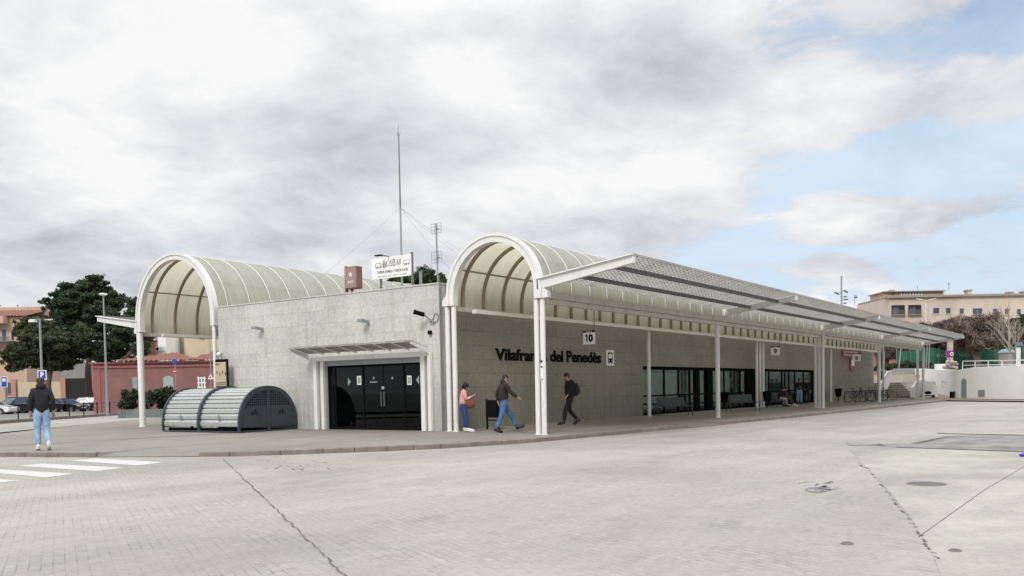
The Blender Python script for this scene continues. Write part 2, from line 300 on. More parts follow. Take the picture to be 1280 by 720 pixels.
# ------------------------------------------------------------------ mesh builder
class MB:
    def __init__(s): s.v = []; s.f = []; s.m = []
    def add(s, v, f, mi=0):
        o = len(s.v); s.v += [tuple(p) for p in v]
        for q in f: s.f.append(tuple(o + i for i in q)); s.m.append(mi)
    def box(s, x0, x1, y0, y1, z0, z1, mi=0):
        v = [(x, y, z) for z in (z0, z1) for y in (y0, y1) for x in (x0, x1)]
        s.add(v, [(0, 2, 3, 1), (4, 5, 7, 6), (0, 1, 5, 4), (2, 6, 7, 3), (0, 4, 6, 2), (1, 3, 7, 5)], mi); return s
    def obox(s, c, ax, ay, az, mi=0):
        """oriented box: centre and three half-extent vectors"""
        c, ax, ay, az = map(Vector, (c, ax, ay, az))
        v = [c + ax * i + ay * j + az * k for k in (-1, 1) for j in (-1, 1) for i in (-1, 1)]
        s.add(v, [(0, 2, 3, 1), (4, 5, 7, 6), (0, 1, 5, 4), (2, 6, 7, 3), (0, 4, 6, 2), (1, 3, 7, 5)], mi); return s
    def bar(s, p, q, w, h, mi=0, upv=(0, 0, 1)):
        p, q = Vector(p), Vector(q); d = (q - p); L = d.length
        if L < 1e-6: return s
        d = d / L; upv = Vector(upv)
        if abs(d.dot(upv)) > .98: upv = Vector((1, 0, 0))
        sd = d.cross(upv).normalized(); u = sd.cross(d).normalized()
        return s.obox((p + q) / 2, d * L / 2, sd * w / 2, u * h / 2, mi)
    def tube(s, p, q, r, r2=None, n=12, mi=0, caps=True):
        p, q = Vector(p), Vector(q); d = (q - p).normalized(); r2 = r if r2 is None else r2
        a = d.cross(Vector((0, 0, 1)) if abs(d.z) < .95 else Vector((1, 0, 0))).normalized(); b = d.cross(a)
        v = []
        for c, rr in ((p, r), (q, r2)):
            for i in range(n):
                t = 2 * math.pi * i / n; v.append(c + a * rr * math.cos(t) + b * rr * math.sin(t))
        f = [(i, (i + 1) % n, n + (i + 1) % n, n + i) for i in range(n)]
        if caps: f += [tuple(range(n - 1, -1, -1)), tuple(range(n, 2 * n))]
        s.add(v, f, mi); return s
    def path(s, pts, r, n=8, mi=0, closed=False, radii=None):
        pts = [Vector(p) for p in pts]; K = len(pts); v = []
        prev = None
        for k, p in enumerate(pts):
            if closed: d = (pts[(k + 1) % K] - pts[k - 1])
            else: d = pts[min(k + 1, K - 1)] - pts[max(k - 1, 0)]
            d.normalize()
            if prev is None: a = d.cross(Vector((0, 0, 1)) if abs(d.z) < .9 else Vector((1, 0, 0))).normalized()
            else: a = (prev - d * prev.dot(d)).normalized()
            prev = a; b = d.cross(a); rr = radii[k] if radii else r
            for i in range(n):
                t = 2 * math.pi * i / n; v.append(p + a * rr * math.cos(t) + b * rr * math.sin(t))
        f = []
        for k in range(K if closed else K - 1):
            k2 = (k + 1) % K
            for i in range(n): f.append((k * n + i, k * n + (i + 1) % n, k2 * n + (i + 1) % n, k2 * n + i))
        if not closed: f += [tuple(range(n - 1, -1, -1)), tuple((K - 1) * n + i for i in range(n))]
        s.add(v, f, mi); return s
    def prism(s, poly, a, b, mi=0):
        """poly: list of 3D points (planar); a->b offset vector extrusion"""
        a, b = Vector(a), Vector(b); n = len(poly); poly = [Vector(p) for p in poly]
        v = [p + a for p in poly] + [p + b for p in poly]
        f = [tuple(range(n - 1, -1, -1)), tuple(range(n, 2 * n))] + [(i, (i + 1) % n, n + (i + 1) % n, n + i) for i in range(n)]
        s.add(v, f, mi); return s
    def ell(s, c, r, n=10, m2=6, mi=0, rot=None):
        c = Vector(c); v = []; f = []
        for j in range(1, m2):
            ph = math.pi * j / m2
            for i in range(n):
                th = 2 * math.pi * i / n
                q = Vector((r[0] * math.sin(ph) * math.cos(th), r[1] * math.sin(ph) * math.sin(th), r[2] * math.cos(ph)))
                if rot: q = rot @ q
                v.append(c + q)
        t = Vector((0, 0, r[2])); 
        if rot: t = rot @ t
        v += [c + t, c - t]; T = len(v) - 2
        for j in range(m2 - 2):
            for i in range(n): f.append((j * n + i, (j + 1) * n + i, (j + 1) * n + (i + 1) % n, j * n + (i + 1) % n))
        for i in range(n): f.append((T, i, (i + 1) % n)); f.append((T + 1, (m2 - 2) * n + (i + 1) % n, (m2 - 2) * n + i))
        s.add(v, f, mi); return s
    def build(s, name, mats, parent=None, smooth=False, bevel=0):
        me = bpy.data.meshes.new(name); me.from_pydata(s.v, [], s.f)
        if not isinstance(mats, (list, tuple)): mats = [mats]
        for x in mats: me.materials.append(M[x] if isinstance(x, str) else x)
        if len(mats) > 1: me.polygons.foreach_set('material_index', s.m)
        me.update()
        if smooth:
            me.polygons.foreach_set('use_smooth', [True] * len(me.polygons))
            if smooth != 'all':
                try: me.set_sharp_from_angle(angle=R(40))
                except Exception: pass
        o = bpy.data.objects.new(name, me); COL.objects.link(o)
        if parent: attach(o, parent)
        if bevel:
            b = o.modifiers.new('bevel', 'BEVEL'); b.width = bevel; b.segments = 2; b.limit_method = 'ANGLE'
        return o

WORLD_LOC = {}
def attach(o, parent):
    o.parent = parent
    if parent.name in WORLD_LOC:      # geometry written in world coordinates under an Empty
        o.matrix_parent_inverse = Matrix.Translation(-WORLD_LOC[parent.name])

def tag(o, label=None, cat=None, group=None, kind=None):
    if label: o['label'] = label
    if cat: o['category'] = cat
    if group: o['group'] = group
    if kind: o['kind'] = kind
    return o
def thing(name, label, cat, loc=(0, 0, 0), rz=0.0, group=None, world=False):
    e = bpy.data.objects.new(name, None); COL.objects.link(e); e.empty_display_size = .3
    e.location = loc; e.rotation_euler = (0, 0, rz)
    if world: WORLD_LOC[e.name] = Vector(loc)
    return tag(e, label, cat, group)
def kids(o): return [c for c in bpy.data.objects if c.parent == o]
def dup(root, loc, rz=0, label=None, group=None, s=1.0):
    r = root.copy(); COL.objects.link(r); r.location = loc; r.rotation_euler = (0, 0, rz); r.scale = (s, s, s)
    if label: r['label'] = label
    if group: r['group'] = group
    for c in kids(root):
        c2 = c.copy(); COL.objects.link(c2); c2.parent = r
        for g in kids(c):
            g2 = g.copy(); COL.objects.link(g2); g2.parent = c2
    return r
def structure(o): o['kind'] = 'structure'; return o

def text_mesh(txt, size, ext=0.01, bold=0.0, fit_w=None, fit_h=None):
    """flat letters in the local XZ plane (reads along +X, facing -Y), origin at left baseline; returns verts, faces"""
    cu = bpy.data.curves.new('t', 'FONT'); cu.body = txt; cu.size = size; cu.extrude = ext; cu.offset = bold; cu.resolution_u = 3
    ob = bpy.data.objects.new('t', cu); COL.objects.link(ob)
    dg = bpy.context.evaluated_depsgraph_get(); me = bpy.data.meshes.new_from_object(ob.evaluated_get(dg))
    v = [list(p.co) for p in me.vertices]; f = [tuple(p.vertices) for p in me.polygons]
    bpy.data.objects.remove(ob); bpy.data.curves.remove(cu); bpy.data.meshes.remove(me)
    x0 = min(p[0] for p in v); x1 = max(p[0] for p in v); y0 = min(p[1] for p in v); y1 = max(p[1] for p in v)
    sx = fit_w / (x1 - x0) if fit_w else 1; sy = fit_h / (y1 - y0) if fit_h else (sx if not fit_w else 1)
    return [((p[0] - x0) * sx, -p[2], (p[1] - (y0 if fit_h else 0)) * sy) for p in v], f
def put_text(mb, txt, origin, ax, size=1, ext=.01, bold=0, fit_w=None, fit_h=None, mi=0, nrm=None):
    """ax: unit reading direction; z stays up; nrm: facing direction"""
    v, f = text_mesh(txt, size, ext, bold, fit_w, fit_h)
    ax = Vector(ax).normalized(); nrm = Vector(nrm) if nrm else ax.cross(Vector((0, 0, 1))); o = Vector(origin)
    mb.add([o + ax * p[0] - nrm * p[1] + Vector((0, 0, p[2])) for p in v], f, mi)

# ------------------------------------------------------------------ ground
def zpave(x, y):
    t = 0
    if y < 18.8: t = (18.8 - y) / 4.3
    if y > 18.8 or x < 20:
        t = max(t, (22.4 - x) / 7.0)
    return -0.07 * max(0, min(1, t))
ZR = -0.19
g = MB(); g.add([(-400, -700, -0.26), (1600, -700, -0.26), (1600, 1400, -0.26), (-400, 1400, -0.26)], [(0, 1, 2, 3)])
tag(structure(g.build('ground', 'far_ground')))
# bus apron
g = MB(); g.add([(-40, -60, ZR), (150, -60, ZR), (150, 16, ZR), (95, 26, ZR), (60, 30, ZR), (20, 45, ZR), (-40, 90, ZR)], [(0, 1, 2, 3, 4, 5, 6)])
structure(g.build('road', 'road'))
# kerb line, front edge
K1 = [(-20, 90), (-4, 60), (6, 39), (9.2, 31.2), (11.5, 25.1), (12.15, 23.0), (12.55, 21.9)]
K2 = [(13.75, 19.3), (14.15, 18.6), (15.0, 17.7), (15.8, 17.0), (17.0, 15.95), (18.3, 15.2), (20.2, 14.55), (21.5, 14.25), (23.5, 14.08), (26.8, 13.85), (30.6, 13.52)]
K3 = [(33.4, 13.3), (36, 13.2), (44.2, 12.75), (56, 12.45), (69, 12.1), (75, 12.0), (79.5, 11.2), (81.5, 10.0)]
outline = K1 + K2 + K3
# pavement top: strips between the kerb line and far interior points, gridded
pv = MB()
def pt(x, y, low=False): return (x, y, (ZR + 0.008) if low else zpave(x, y))
W = 0.14
def inward(i, pts):
    a = Vector(pts[max(i - 1, 0)]); b = Vector(pts[min(i + 1, len(pts) - 1)]); d = (b - a).normalized()
    return Vector((-d.y, d.x))     # left of travel = towards the building
ol = [Vector(p) for p in outline]
n1, n2 = len(K1), len(K2)
inn = [ol[i] + inward(i, outline) * W for i in range(len(ol))]
pv = MB()
def line_to(i, low, front):
    s = ol[i] if low else inn[i]
    e = Vector((24.0, inn[i].y)) if front else Vector((s.x, inn[n1].y))
    L = (e - s).length; t1 = min(1.2 / max(L, .01), .5) if L > .02 else 0.0
    q = [s + (e - s) * t1 * k for k in (0, .5, 1)]
    rest = [q[2] + (e - q[2]) * (k / 8) for k in range(1, 9)]
    P_ = [(p.x, p.y, zpave(p.x, p.y)) for p in q + rest]
    if low: P_[0] = (s.x, s.y, ZR + .012); P_[1] = (q[1].x, q[1].y, (ZR + .012 + P_[2][2]) / 2)
    return P_
for i in range(len(ol) - 1):
    gap = (i == n1 - 1) or (i == n1 + n2 - 1)
    front = i < n1
    A_, B_ = line_to(i, gap, front), line_to(i + 1, gap, front)
    if i + 1 == n1 and front and not gap: pass
    m_ = len(A_); pv.add(A_ + B_, [(k, m_ + k, m_ + k + 1, k + 1) for k in range(m_ - 1)])
for i, fr_ in ((n1 - 1, True), (n1, True), (n1 + n2 - 1, False), (n1 + n2, False)):
    lo, hi = line_to(i, True, fr_), line_to(i, False, fr_)
    pv.add(lo[:3] + hi[:3], [(0, 1, 4, 3), (1, 2, 5, 4)])
structure(pv.build('pavement', 'pave'))
g = MB()
g.add([(24, inn[n1].y, 0), (160, inn[n1].y, 0), (160, 300, 0), (-60, 300, 0), (-20, 90, 0), (24, 90, 0)], [(0, 1, 2, 3, 4, 5)])
structure(g.build('yard', 'pave'))
# kerb stones
def kerb(pts, nm):
    k = MB(); pts = [Vector(p) for p in pts]
    # resample every ~1 m so stones show joints
    seg = []
    for a, b in zip(pts[:-1], pts[1:]):
        L = (b - a).length; n = max(1, round(L / 1.0))
        for i in range(n): seg.append((a.lerp(b, i / n), a.lerp(b, (i + 1) / n)))
    for a, b in seg:
        d = (b - a); L = d.length; d /= L; nrm = Vector((-d.y, d.x)); a2 = a + d * .008; b2 = b - d * .008
        j = random.uniform(-.006, .006)
        zt = lambda p: zpave(p.x, p.y) + .004 + j * .5
        f0, f1, r0, r1 = a2 + nrm * j, b2 + nrm * j, a2 + nrm * W, b2 + nrm * W
        bv = 0.02
        A = [(f0.x, f0.y, ZR - .02), (f1.x, f1.y, ZR - .02), (f1.x, f1.y, zt(f1) - bv), (f0.x, f0.y, zt(f0) - bv),
             (f0.x + nrm.x * bv, f0.y + nrm.y * bv, zt(f0)), (f1.x + nrm.x * bv, f1.y + nrm.y * bv, zt(f1)),
             (r1.x, r1.y, zt(r1)), (r0.x, r0.y, zt(r0)), (r0.x, r0.y, ZR - .02), (r1.x, r1.y, ZR - .02)]
        k.add(A, [(0, 1, 2, 3), (3, 2, 5, 4), (4, 5, 6, 7), (0, 3, 4, 7, 8), (1, 9, 6, 5, 2), (8, 7, 6, 9)])
    return structure(k.build(nm, 'kerb'))
kerb(K1, 'kerb'); kerb(K2, 'kerb'); kerb(K3, 'kerb')
# stone line set in the pavement
def strip(name, pts, w, z, mt, parent=None, zf=None):
    k = MB(); P_ = [Vector(p[:2]) for p in pts]
    L, Rr = [], []
    for i, p in enumerate(P_):
        d = (P_[min(i + 1, len(P_) - 1)] - P_[max(i - 1, 0)]).normalized(); nn = Vector((-d.y, d.x)); ww = w[i] if isinstance(w, list) else w
        a, b = p + nn * ww / 2, p - nn * ww / 2
        L.append((a.x, a.y, (zf(a.x, a.y) if zf else 0) + z)); Rr.append((b.x, b.y, (zf(b.x, b.y) if zf else 0) + z))
    n = len(P_); k.add(L + Rr, [(i, n + i, n + i + 1, i + 1) for i in range(n - 1)])
    return k.build(name, mt, parent)
for (a, b) in (((0, 556), (295, 541)), ((150, 548), (297, 541.5))):
    A, B = at_z(*a, -.03), at_z(*b, -.03)
    structure(strip('drain_channel', [A.lerp(B, i / 12) for i in range(13)], 0.09, .006, 'kerb', zf=zpave))
# zebra crossing
bars = [((85, 575.5), (120, 573.2), (205, 577.6), (172, 581.8)), ((22, 582.2), (52, 579.4), (155, 584.6), (120, 588.8)),
        ((-40, 588), (-2, 586.6), (93, 592), (58, 596.8)), ((-90, 598), (-58, 595.6), (27, 600.5), (-30, 606))]
for i, q in enumerate(bars):
    k = MB(); P4 = [at_z(*c, ZR + .004) for c in q]; k.add(P4, [(0, 3, 2, 1)])
    structure(k.build('crossing_stripe', 'paint'))
# concrete slab area to the right
sl = [at_z(*c, ZR + .004) for c in ((1060, 560), (1075, 576), (1110, 612), (1140, 650), (1168, 697), (1190, 760), (1700, 760), (1500, 560), (1280, 541.5), (1180, 541))]
g = MB(); g.add(sl, [tuple(range(len(sl) - 1, -1, -1))]); structure(g.build('concrete_apron', 'slab'))
def poly(name, pix, z, mt, kind=True):
    g = MB(); g.add([at_z(*c, z) for c in pix], [tuple(range(len(pix)))]); o = g.build(name, mt)
    return structure(o) if kind else o
poly('road_patch', [(1085, 557), (1140, 553), (1185, 545), (1240, 542), (1300, 544), (1400, 552), (1330, 566), (1200, 562), (1130, 559)], ZR + .008, 'asphalt_dark')
poly('road_patch', [(1058, 553), (1100, 554.5), (1108, 557), (1062, 557)], ZR + .008, 'asphalt_dark')
poly('slot_drain', [(1138, 554), (1180, 546), (1192, 545), (1150, 554.5)], ZR + .012, 'crack')
poly('slot_drain', [(1172, 541), (1290, 544), (1290, 544.9), (1172, 541.8)], ZR + .012, 'crack')
poly('slot_drain', [(1120, 558.3), (1290, 564), (1290, 565.2), (1120, 559)], ZR + .012, 'crack')
# joint lines in slabs
for a, b, w in (((1148, 672), (1232, 612), .008), ((1232, 612), (1290, 578), .008)):
    A, B = at_z(*a, 0 + ZR), at_z(*b, ZR); structure(strip('slab_joint', [A, B], w, ZR + .009, 'crack'))
# jagged crack and worn seams of the pavers
def jag(a, b, n, amp, w, nm='road_crack'):
    A, B = at_z(*a, ZR), at_z(*b, ZR); d = (B - A); nrm = Vector((-d.y, d.x, 0)).normalized()
    pts = [A + d * (i / n) + nrm * random.uniform(-amp, amp) for i in range(n + 1)]
    structure(strip(nm, pts, [w * random.uniform(.3, 1.6) for _ in pts], ZR + .011, 'crack'))
jag((279, 574), (404, 694), 90, .016, .013)
jag((404, 694), (450, 740), 20, .015, .013)
for k in range(26):
    t = k / 25; c = (1072 + 96 * t ** 1.0, 578 + 118 * t ** 1.15)
    jag(c, (c[0] + random.uniform(2, 7), c[1] + random.uniform(.5, 4)), 3, .012, .02)
# broken spot in the pavers, radiating joints
for k in range(26):
    cx, cy = 1018 + random.gauss(0, 16), 610 + random.gauss(0, 3.2)
    jag((cx, cy), (cx + random.uniform(4, 16), cy + random.uniform(-2.2, .8)), 4, .01, .035 if abs(cx - 1022) < 12 else .016)
poly('road_patch', [(1006, 611), (1016, 608.5), (1034, 609), (1040, 612), (1026, 615), (1012, 614.5)], ZR + .009, 'asphalt_dark')
for k in range(24):
    cx, cy = random.uniform(330, 410), random.uniform(574, 592)
    jag((cx, cy), (cx + random.choice((-1, 1)) * random.uniform(4, 9), cy + random.uniform(1, 3)), 3, .006, .011)
# covers
def cover(px, py, r, lab):
    c = at_z(px, py, ZR); e = thing('manhole_cover', lab, 'manhole cover', c)
    MB().tube((0, 0, .0), (0, 0, .012), r, n=32).build('lid', 'iron', e)
    k = MB(); k.path([(math.cos(t / 32 * 6.2832) * (r + .03), math.sin(t / 32 * 6.2832) * (r + .012), .004) for t in range(32)], .012, 6, closed=True); k.build('rim', 'kerb', e, True)
cover(1158, 605.5, .26, 'round dark iron manhole cover in the concrete at the lower right')
cover(1059, 680, .035, 'tiny dark round cap in the pavers near the bottom edge')
cover(1194, 689, .035, 'tiny dark round cap in the bottom right concrete slab')

# ------------------------------------------------------------------ station building
X0, Y0 = 23.03, 19.05
XE = 83.0
YL = 30.75
HT = 4.91
st = thing('bus_station', 'long low pale stone bus station with two barrel vaulted translucent side roofs and slatted canopies', 'bus station', (X0 + 20, 25, 0), world=True)
# facade wall with entrance opening (front faces -X)
EO0, EO1, EH = 19.80, 24.56, 2.50
w = MB()
w.box(X0, X0 + .35, Y0, EO0, 0, HT); w.box(X0, X0 + .35, EO1, YL, 0, HT); w.box(X0, X0 + .35, EO0, EO1, EH, HT)
w.build('facade_wall', 'stone_y', st)
w = MB()     # side wall facing -Y with two glazed openings
A0, A1, B0, B1, OH = 37.95, 53.3, 54.5, 65.4, 2.34
yb = Y0 + .002
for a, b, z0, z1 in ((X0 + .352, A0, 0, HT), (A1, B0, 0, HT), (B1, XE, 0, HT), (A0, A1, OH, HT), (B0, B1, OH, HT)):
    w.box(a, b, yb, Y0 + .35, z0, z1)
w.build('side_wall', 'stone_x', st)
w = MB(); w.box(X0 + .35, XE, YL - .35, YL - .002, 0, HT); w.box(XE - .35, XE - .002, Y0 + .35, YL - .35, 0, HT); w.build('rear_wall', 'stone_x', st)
w = MB(); w.box(X0 + .35, XE - .35, Y0 + .35, YL - .35, 4.35, 4.6); w.build('flat_roof', 'far_ground', st)
w = MB(); w.box(X0 - .02, X0 + .37, Y0 - .02, YL + .02, HT, HT + .05); w.box(X0 + .37, XE + .02, Y0 - .02, Y0 + .37, HT, HT + .05); w.build('coping', 'stone_y', st)
w = MB(); w.box(X0 + .36, XE - .36, Y0 + .36, YL - .36, .001, .02)
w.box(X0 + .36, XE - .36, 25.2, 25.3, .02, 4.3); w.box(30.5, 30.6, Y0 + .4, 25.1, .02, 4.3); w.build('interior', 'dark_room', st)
# corner pilaster return slightly darker strip
w = MB(); w.box(X0 - .004, X0 + .10, Y0 - .03, Y0 - .004, 0, HT + .03); w.build('corner_flashing', 'lamp_metal', st)

# entrance: posts, lintel, glass doors, awning
ent = MB()
for y in (24.95,): ent.box(X0 - .16, X0 - .02, y - .09, y + .09, 0, 2.66)
ent.box(X0 - .10, X0 + .12, 24.57, 24.72, 0, 2.62)
ent.build('door_post', 'white_metal', st, bevel=.01)
ent = MB(); ent.box(X0 - .16, X0 - .02, 19.62, 19.80, 0, 2.66); ent.build('door_post', 'white_metal', st, bevel=.01)
ent = MB(); ent.box(X0 - .16, X0 - .02, 19.36, 19.50, 0, 2.66); ent.build('door_post', 'white_metal', st, bevel=.01)
ent = MB(); ent.box(X0 - .14, X0 - .01, 19.50, 24.86, 2.52, 2.70); ent.build('lintel', 'white_metal', st, bevel=.01)
ent = MB(); ent.box(X0 + .02, X0 + .14, EO0, EO1, 2.34, 2.50); ent.build('door_header', 'lamp_metal', st)
gx = X0 + .16
yy = [EO0, at_x(511, 480, gx).y, at_x(455, 480, gx).y, EO1]
yy = [19.82, 20.55 if False else at_x(506, 500, gx).y, at_x(455, 500, gx).y, at_x(420, 500, gx).y, 24.54]
fr = MB()
for y in yy: fr.box(gx - .03, gx + .03, y - .03, y + .03, .02, 2.34)
fr.box(gx - .028, gx + .028, yy[0], yy[-1], .02, .09); fr.box(gx - .028, gx + .028, yy[0], yy[-1], 2.26, 2.335)
fr.build('door_frame', 'black', st)
for i in range(4):
    pn = MB(); pn.box(gx - .006, gx + .006, yy[i] + .035, yy[i + 1] - .035, .09, 2.26)
    d = pn.build('glass_door' if i in (1,) else 'window', 'glass_ent', st)
    if i == 1:
        ym = (yy[1] + yy[2]) / 2
        hd = MB()
        for s in (-.07, .07): hd.path([(gx - .07, ym + s, .85), (gx - .07, ym + s, 1.35)], .014)
        for s in (-.07, .07):
            for z in (.88, 1.32): hd.tube((gx - .07, ym + s, z), (gx, ym + s, z), .01)
        hd.build('door_handle', 'alloy', d)
        MB().box(gx - .012, gx - .007, ym - .012, ym + .012, .09, 2.26).build('door_seam', 'black', d)
# stickers on the doors
def sticker(name, label, cat, mb, mats, grp=None):
    o = mb.build(name, mats); tag(o, label, cat, grp); return o
def rect_px(mb, x0, y0, x1, y1, X, mi=0, t=.004):
    a = at_x(x0, y0, X); b = at_x(x1, y1, X); mb.box(X - t, X, min(a.y, b.y), max(a.y, b.y), min(a.z, b.z), max(a.z, b.z), mi)
xs = gx - .012
k = MB(); rect_px(k, 446.2, 470, 451.8, 481, xs); rect_px(k, 447.2, 472, 450.8, 479.5, xs - .004, 1, .002); sticker('notice', 'white paper notice taped to the left entrance pane', 'notice', k, ['white_sign', 'teal'])
k = MB(); rect_px(k, 508.8, 469.5, 514.6, 481, xs); rect_px(k, 509.8, 471.5, 513.6, 479.5, xs - .004, 1, .002); sticker('notice', 'white paper notice taped to the right entrance pane', 'notice', k, ['white_sign', 'teal'])
for (a, b, c), lab in ((((435, 472), (435, 482.5), (438.6, 477)), 'pale triangle sticker pointing right on the left glass pane'), (((524, 469), (524, 480.5), (520, 475)), 'pale triangle sticker pointing left on the right glass pane')):
    k = MB(); k.prism([at_x(*p, xs) for p in (a, b, c)], (0, 0, 0), (-.004, 0, 0)); sticker('arrow_sticker', lab, 'sticker', k, 'teal')
k = MB(); A = at_x(463, 478.8, xs); put_text(k, 'EMPUJAR', A, (0, -1, 0), fit_w=.32, fit_h=.05, ext=.002); sticker('door_lettering', 'small white lettering on the middle of the dark glass doors', 'lettering', k, 'white_sign')
for (q0, q1, q2, q3), lab in (((466.2, 471, 468, 474), 'tiny pale square sticker above the small white door lettering'), ((489.5, 471, 491.3, 474), 'tiny pale square sticker on the right door leaf'), ((477, 483, 480.4, 486.5), 'small pale square sticker right above the door handles')):
    k = MB(); rect_px(k, q0, q1, q2, q3, xs); sticker('door_sticker', lab, 'sticker', k, 'teal')

# louvred awning over the entrance
aw = thing('entrance_awning', 'small white slatted awning sloping up and outwards over the dark glass entrance', 'awning', (X0, 22.3, 2.7), world=True)
y_a, y_b = 19.42, 25.25
def arm(mb, y, t, x_in, z_in0, z_in1, x_out, z_out0, z_out1, mi=0):
    mb.prism([(x_in, y, z_in0), (x_in, y, z_in1), (x_out, y, z_out1), (x_out, y, z_out0)], (0, -t / 2, 0), (0, t / 2, 0), mi)
for k_, y in enumerate([y_a + (y_b - y_a) * i / 7 for i in range(8)]):
    q = MB(); arm(q, y, .05 if k_ in (0, 7) else .035, X0 - .17, 2.60 if k_ in (0, 7) else 2.74, 2.80, X0 - 1.05, 2.91 if k_ in (0, 7) else 2.94, 2.99); q.build('arm', 'white_metal', aw)
q = MB()
for i in range(12):
    t = (i + .5) / 12; x = X0 - .18 - t * .86; z = 2.82 + t * .20
    q.obox((x, (y_a + y_b) / 2, z), (.037, 0, -.016), (0, (y_b - y_a) / 2, 0), (.0008, 0, .0025))
q.box(X0 - 1.08, X0 - 1.05, y_a - .03, y_b + .03, 2.97, 3.01)
q.build('slats', 'slat', aw)

# vaults -------------------------------------------------------------
def vault(yc, rad, zs, name_len, x_first, x_last, straight, which):
    """yc centre, rad radius, springing height zs"""
    pts = []
    def arc(r, n=28):
        o = [(yc + r, zs)]
        for i in range(n + 1):
            t = math.pi * i / n; o.append((yc + r * math.cos(t), zs + straight + r * math.sin(t)))
        o.append((yc - r, zs)); return o
    v = bpy.data.objects.new('vaulted_roof', None)
    # sheet
    sh = MB(); A = arc(rad); nx = 1; xs_ = [x_first + .12, x_last]
    vv = [(x, p[0], p[1]) for x in xs_ for p in A]; n = len(A)
    sh.add(vv, [(i, i + 1, n + i + 1, n + i) for i in range(n - 1)])
    so = sh.build('vault_sheet', 'sheet', st, 'all')
    # end ring: box profile following the arc
    def ring(x0, x1, r0, r1, mt, nm, par):
        k = MB(); a = arc(r0); b = arc(r1); n = len(a)
        v_ = [(x0, *p) for p in a] + [(x0, *p) for p in b] + [(x1, *p) for p in a] + [(x1, *p) for p in b]
        f = []
        for i in range(n - 1):
            f += [(i, i + 1, n + i + 1, n + i), (2 * n + i, 3 * n + i, 3 * n + i + 1, 2 * n + i + 1), (i, 2 * n + i, 2 * n + i + 1, i + 1), (n + i, n + i + 1, 3 * n + i + 1, 3 * n + i)]
        f += [(0, n, 3 * n, 2 * n), (n - 1, 3 * n - 1, 4 * n - 1, 2 * n - 1)]
        k.add(v_, f); return k.build(nm, mt, par, True)
    ring(x_first - .10, x_first + .14, rad - .22, rad + .03, 'white_metal', 'end_arch', st)
    ring(x_first - .14, x_first - .101, rad - .03, rad + .06, 'white_metal', 'arch_trim', st)
    ring(x_last - .05, x_last + .2, rad - .2, rad + .03, 'white_metal', 'end_arch', st)
    # outer white cover strips and inner brown ribs, one pair per bay
    step = 14.0 / 12
    nrib = int((x_last - x_first) / step)
    for i in range(1, nrib + 1):
        x = x_first + i * step - (0.55 if True else 0)
        if x > x_last - .2: break
        k = ring(x - .016, x + .016, rad + .004, rad + .028, 'white_metal', 'outer_rib', so) if which == 'both' or i < 30 else None
        xi = x
        k = ring(xi - .045, xi + .045, rad - .10, rad - .004, 'rib_brown', 'inner_rib', so)
    # purlins
    for a_ in (30, 150, 90):
        t = R(a_); k = MB(); y, z = yc + (rad - .05) * math.cos(t), zs + straight + (rad - .05) * math.sin(t)
        k.bar((x_first + .16, y, z), (x_last - .08, y, z), .05, .05); k.build('purlin', 'rib_brown', st)
    return so
# right hand vault over the bus bays
YC, RD, ZS = 16.77, 1.80, 4.14
XC = 82.3
vault(YC, RD, ZS, 60, X0, XC, .31, 'both')
# left hand vault
YC2, RD2, ZS2 = 33.60, 2.71, 4.20
vault(YC2, RD2, ZS2, 60, X0, XC, .44, 'front')
# longitudinal edge beams under each springing
def beam(y, z0, z1, t, nm='edge_beam', mt='cream_metal', x0=X0 + .15, x1=XC):
    k = MB(); k.box(x0, x1, y - t / 2, y + t / 2, z0, z1); return k.build(nm, mt, st, bevel=.01)
beam(YC + RD - .04, 3.98, 4.13, .16); beam(YC - RD + .02, 3.98, 4.125, .16)
beam(YC2 + RD2 - .02, 4.03, 4.19, .16); beam(YC2 - RD2 + .06, 4.03, 4.19, .14)
beam(YC - RD - .12, 4.15, 4.34, .17, 'gutter_beam')
for y, zc in ((YC + RD - .30, 3.93), (YC2 + RD2 - .35, 4.02)):   # lighting trough
    k = MB(); k.box(X0 + .9, XC - .5, y - .09, y + .09, zc, zc + .13); k.build('lighting_trough', 'white_metal', st, bevel=.01)
# columns
def column(x, y, z1, r=.083, sub=False, mt='white_metal'):
    k = MB(); z0 = zpave(x, y) - .01
    k.tube((x, y, z0), (x, y, z1), r, n=20); 
    c = k.build('column', mt, st, True)
    q = MB(); q.tube((x, y, z0 + .005), (x, y, z0 + .025), r + .035, n=16); q.build('base_plate', mt, c)
    return c
yo, yi = 15.05, 18.42
for y in (14.96, 15.18): column(X0 + .02, y, 4.12)
for y in (18.44, 18.71): column(X0 + .02, y, 4.12)
for x in (37.3, 67.2): column(x, yi, 4.0)
column(37.2, yo, 4.14, .10); column(67.2, yo, 4.14, .10)
for dx in (-.55, 0, .55): column(52.1 + dx, yi, 4.0)
for dy in (-.22, 0, .22): column(52.5 + dy * .2, yo + dy, 4.14, .085)
for x, y in ((82.0, yo - .22), (82.0, yo + .22)): column(x, y, 4.14, .10)
column(82.0, yi, 4.0, .10); column(82.0, yi - .40, 4.0, .10)
column(X0 + .02, 36.32, 4.19, .135); column(X0 - .02, YC2 - RD2 + .10, 4.19, .075)
for x in (37.3, 52.3, 67.2, 82): column(x, YC2 + RD2 - .1, 4.19, .11)
# brackets at the arch feet
for y, s in ((YC + RD + .05, 1), (YC - RD - .05, -1), (YC2 + RD2 + .05, 1)):
    k = MB(); z = 4.13
    k.prism([(X0, y, z), (X0, y + s * .22, z + .02), (X0, y + s * .22, z + .18), (X0, y, z + .42)], (-.09, 0, 0), (.10, 0, 0)); k.build('bracket', 'white_metal', st)
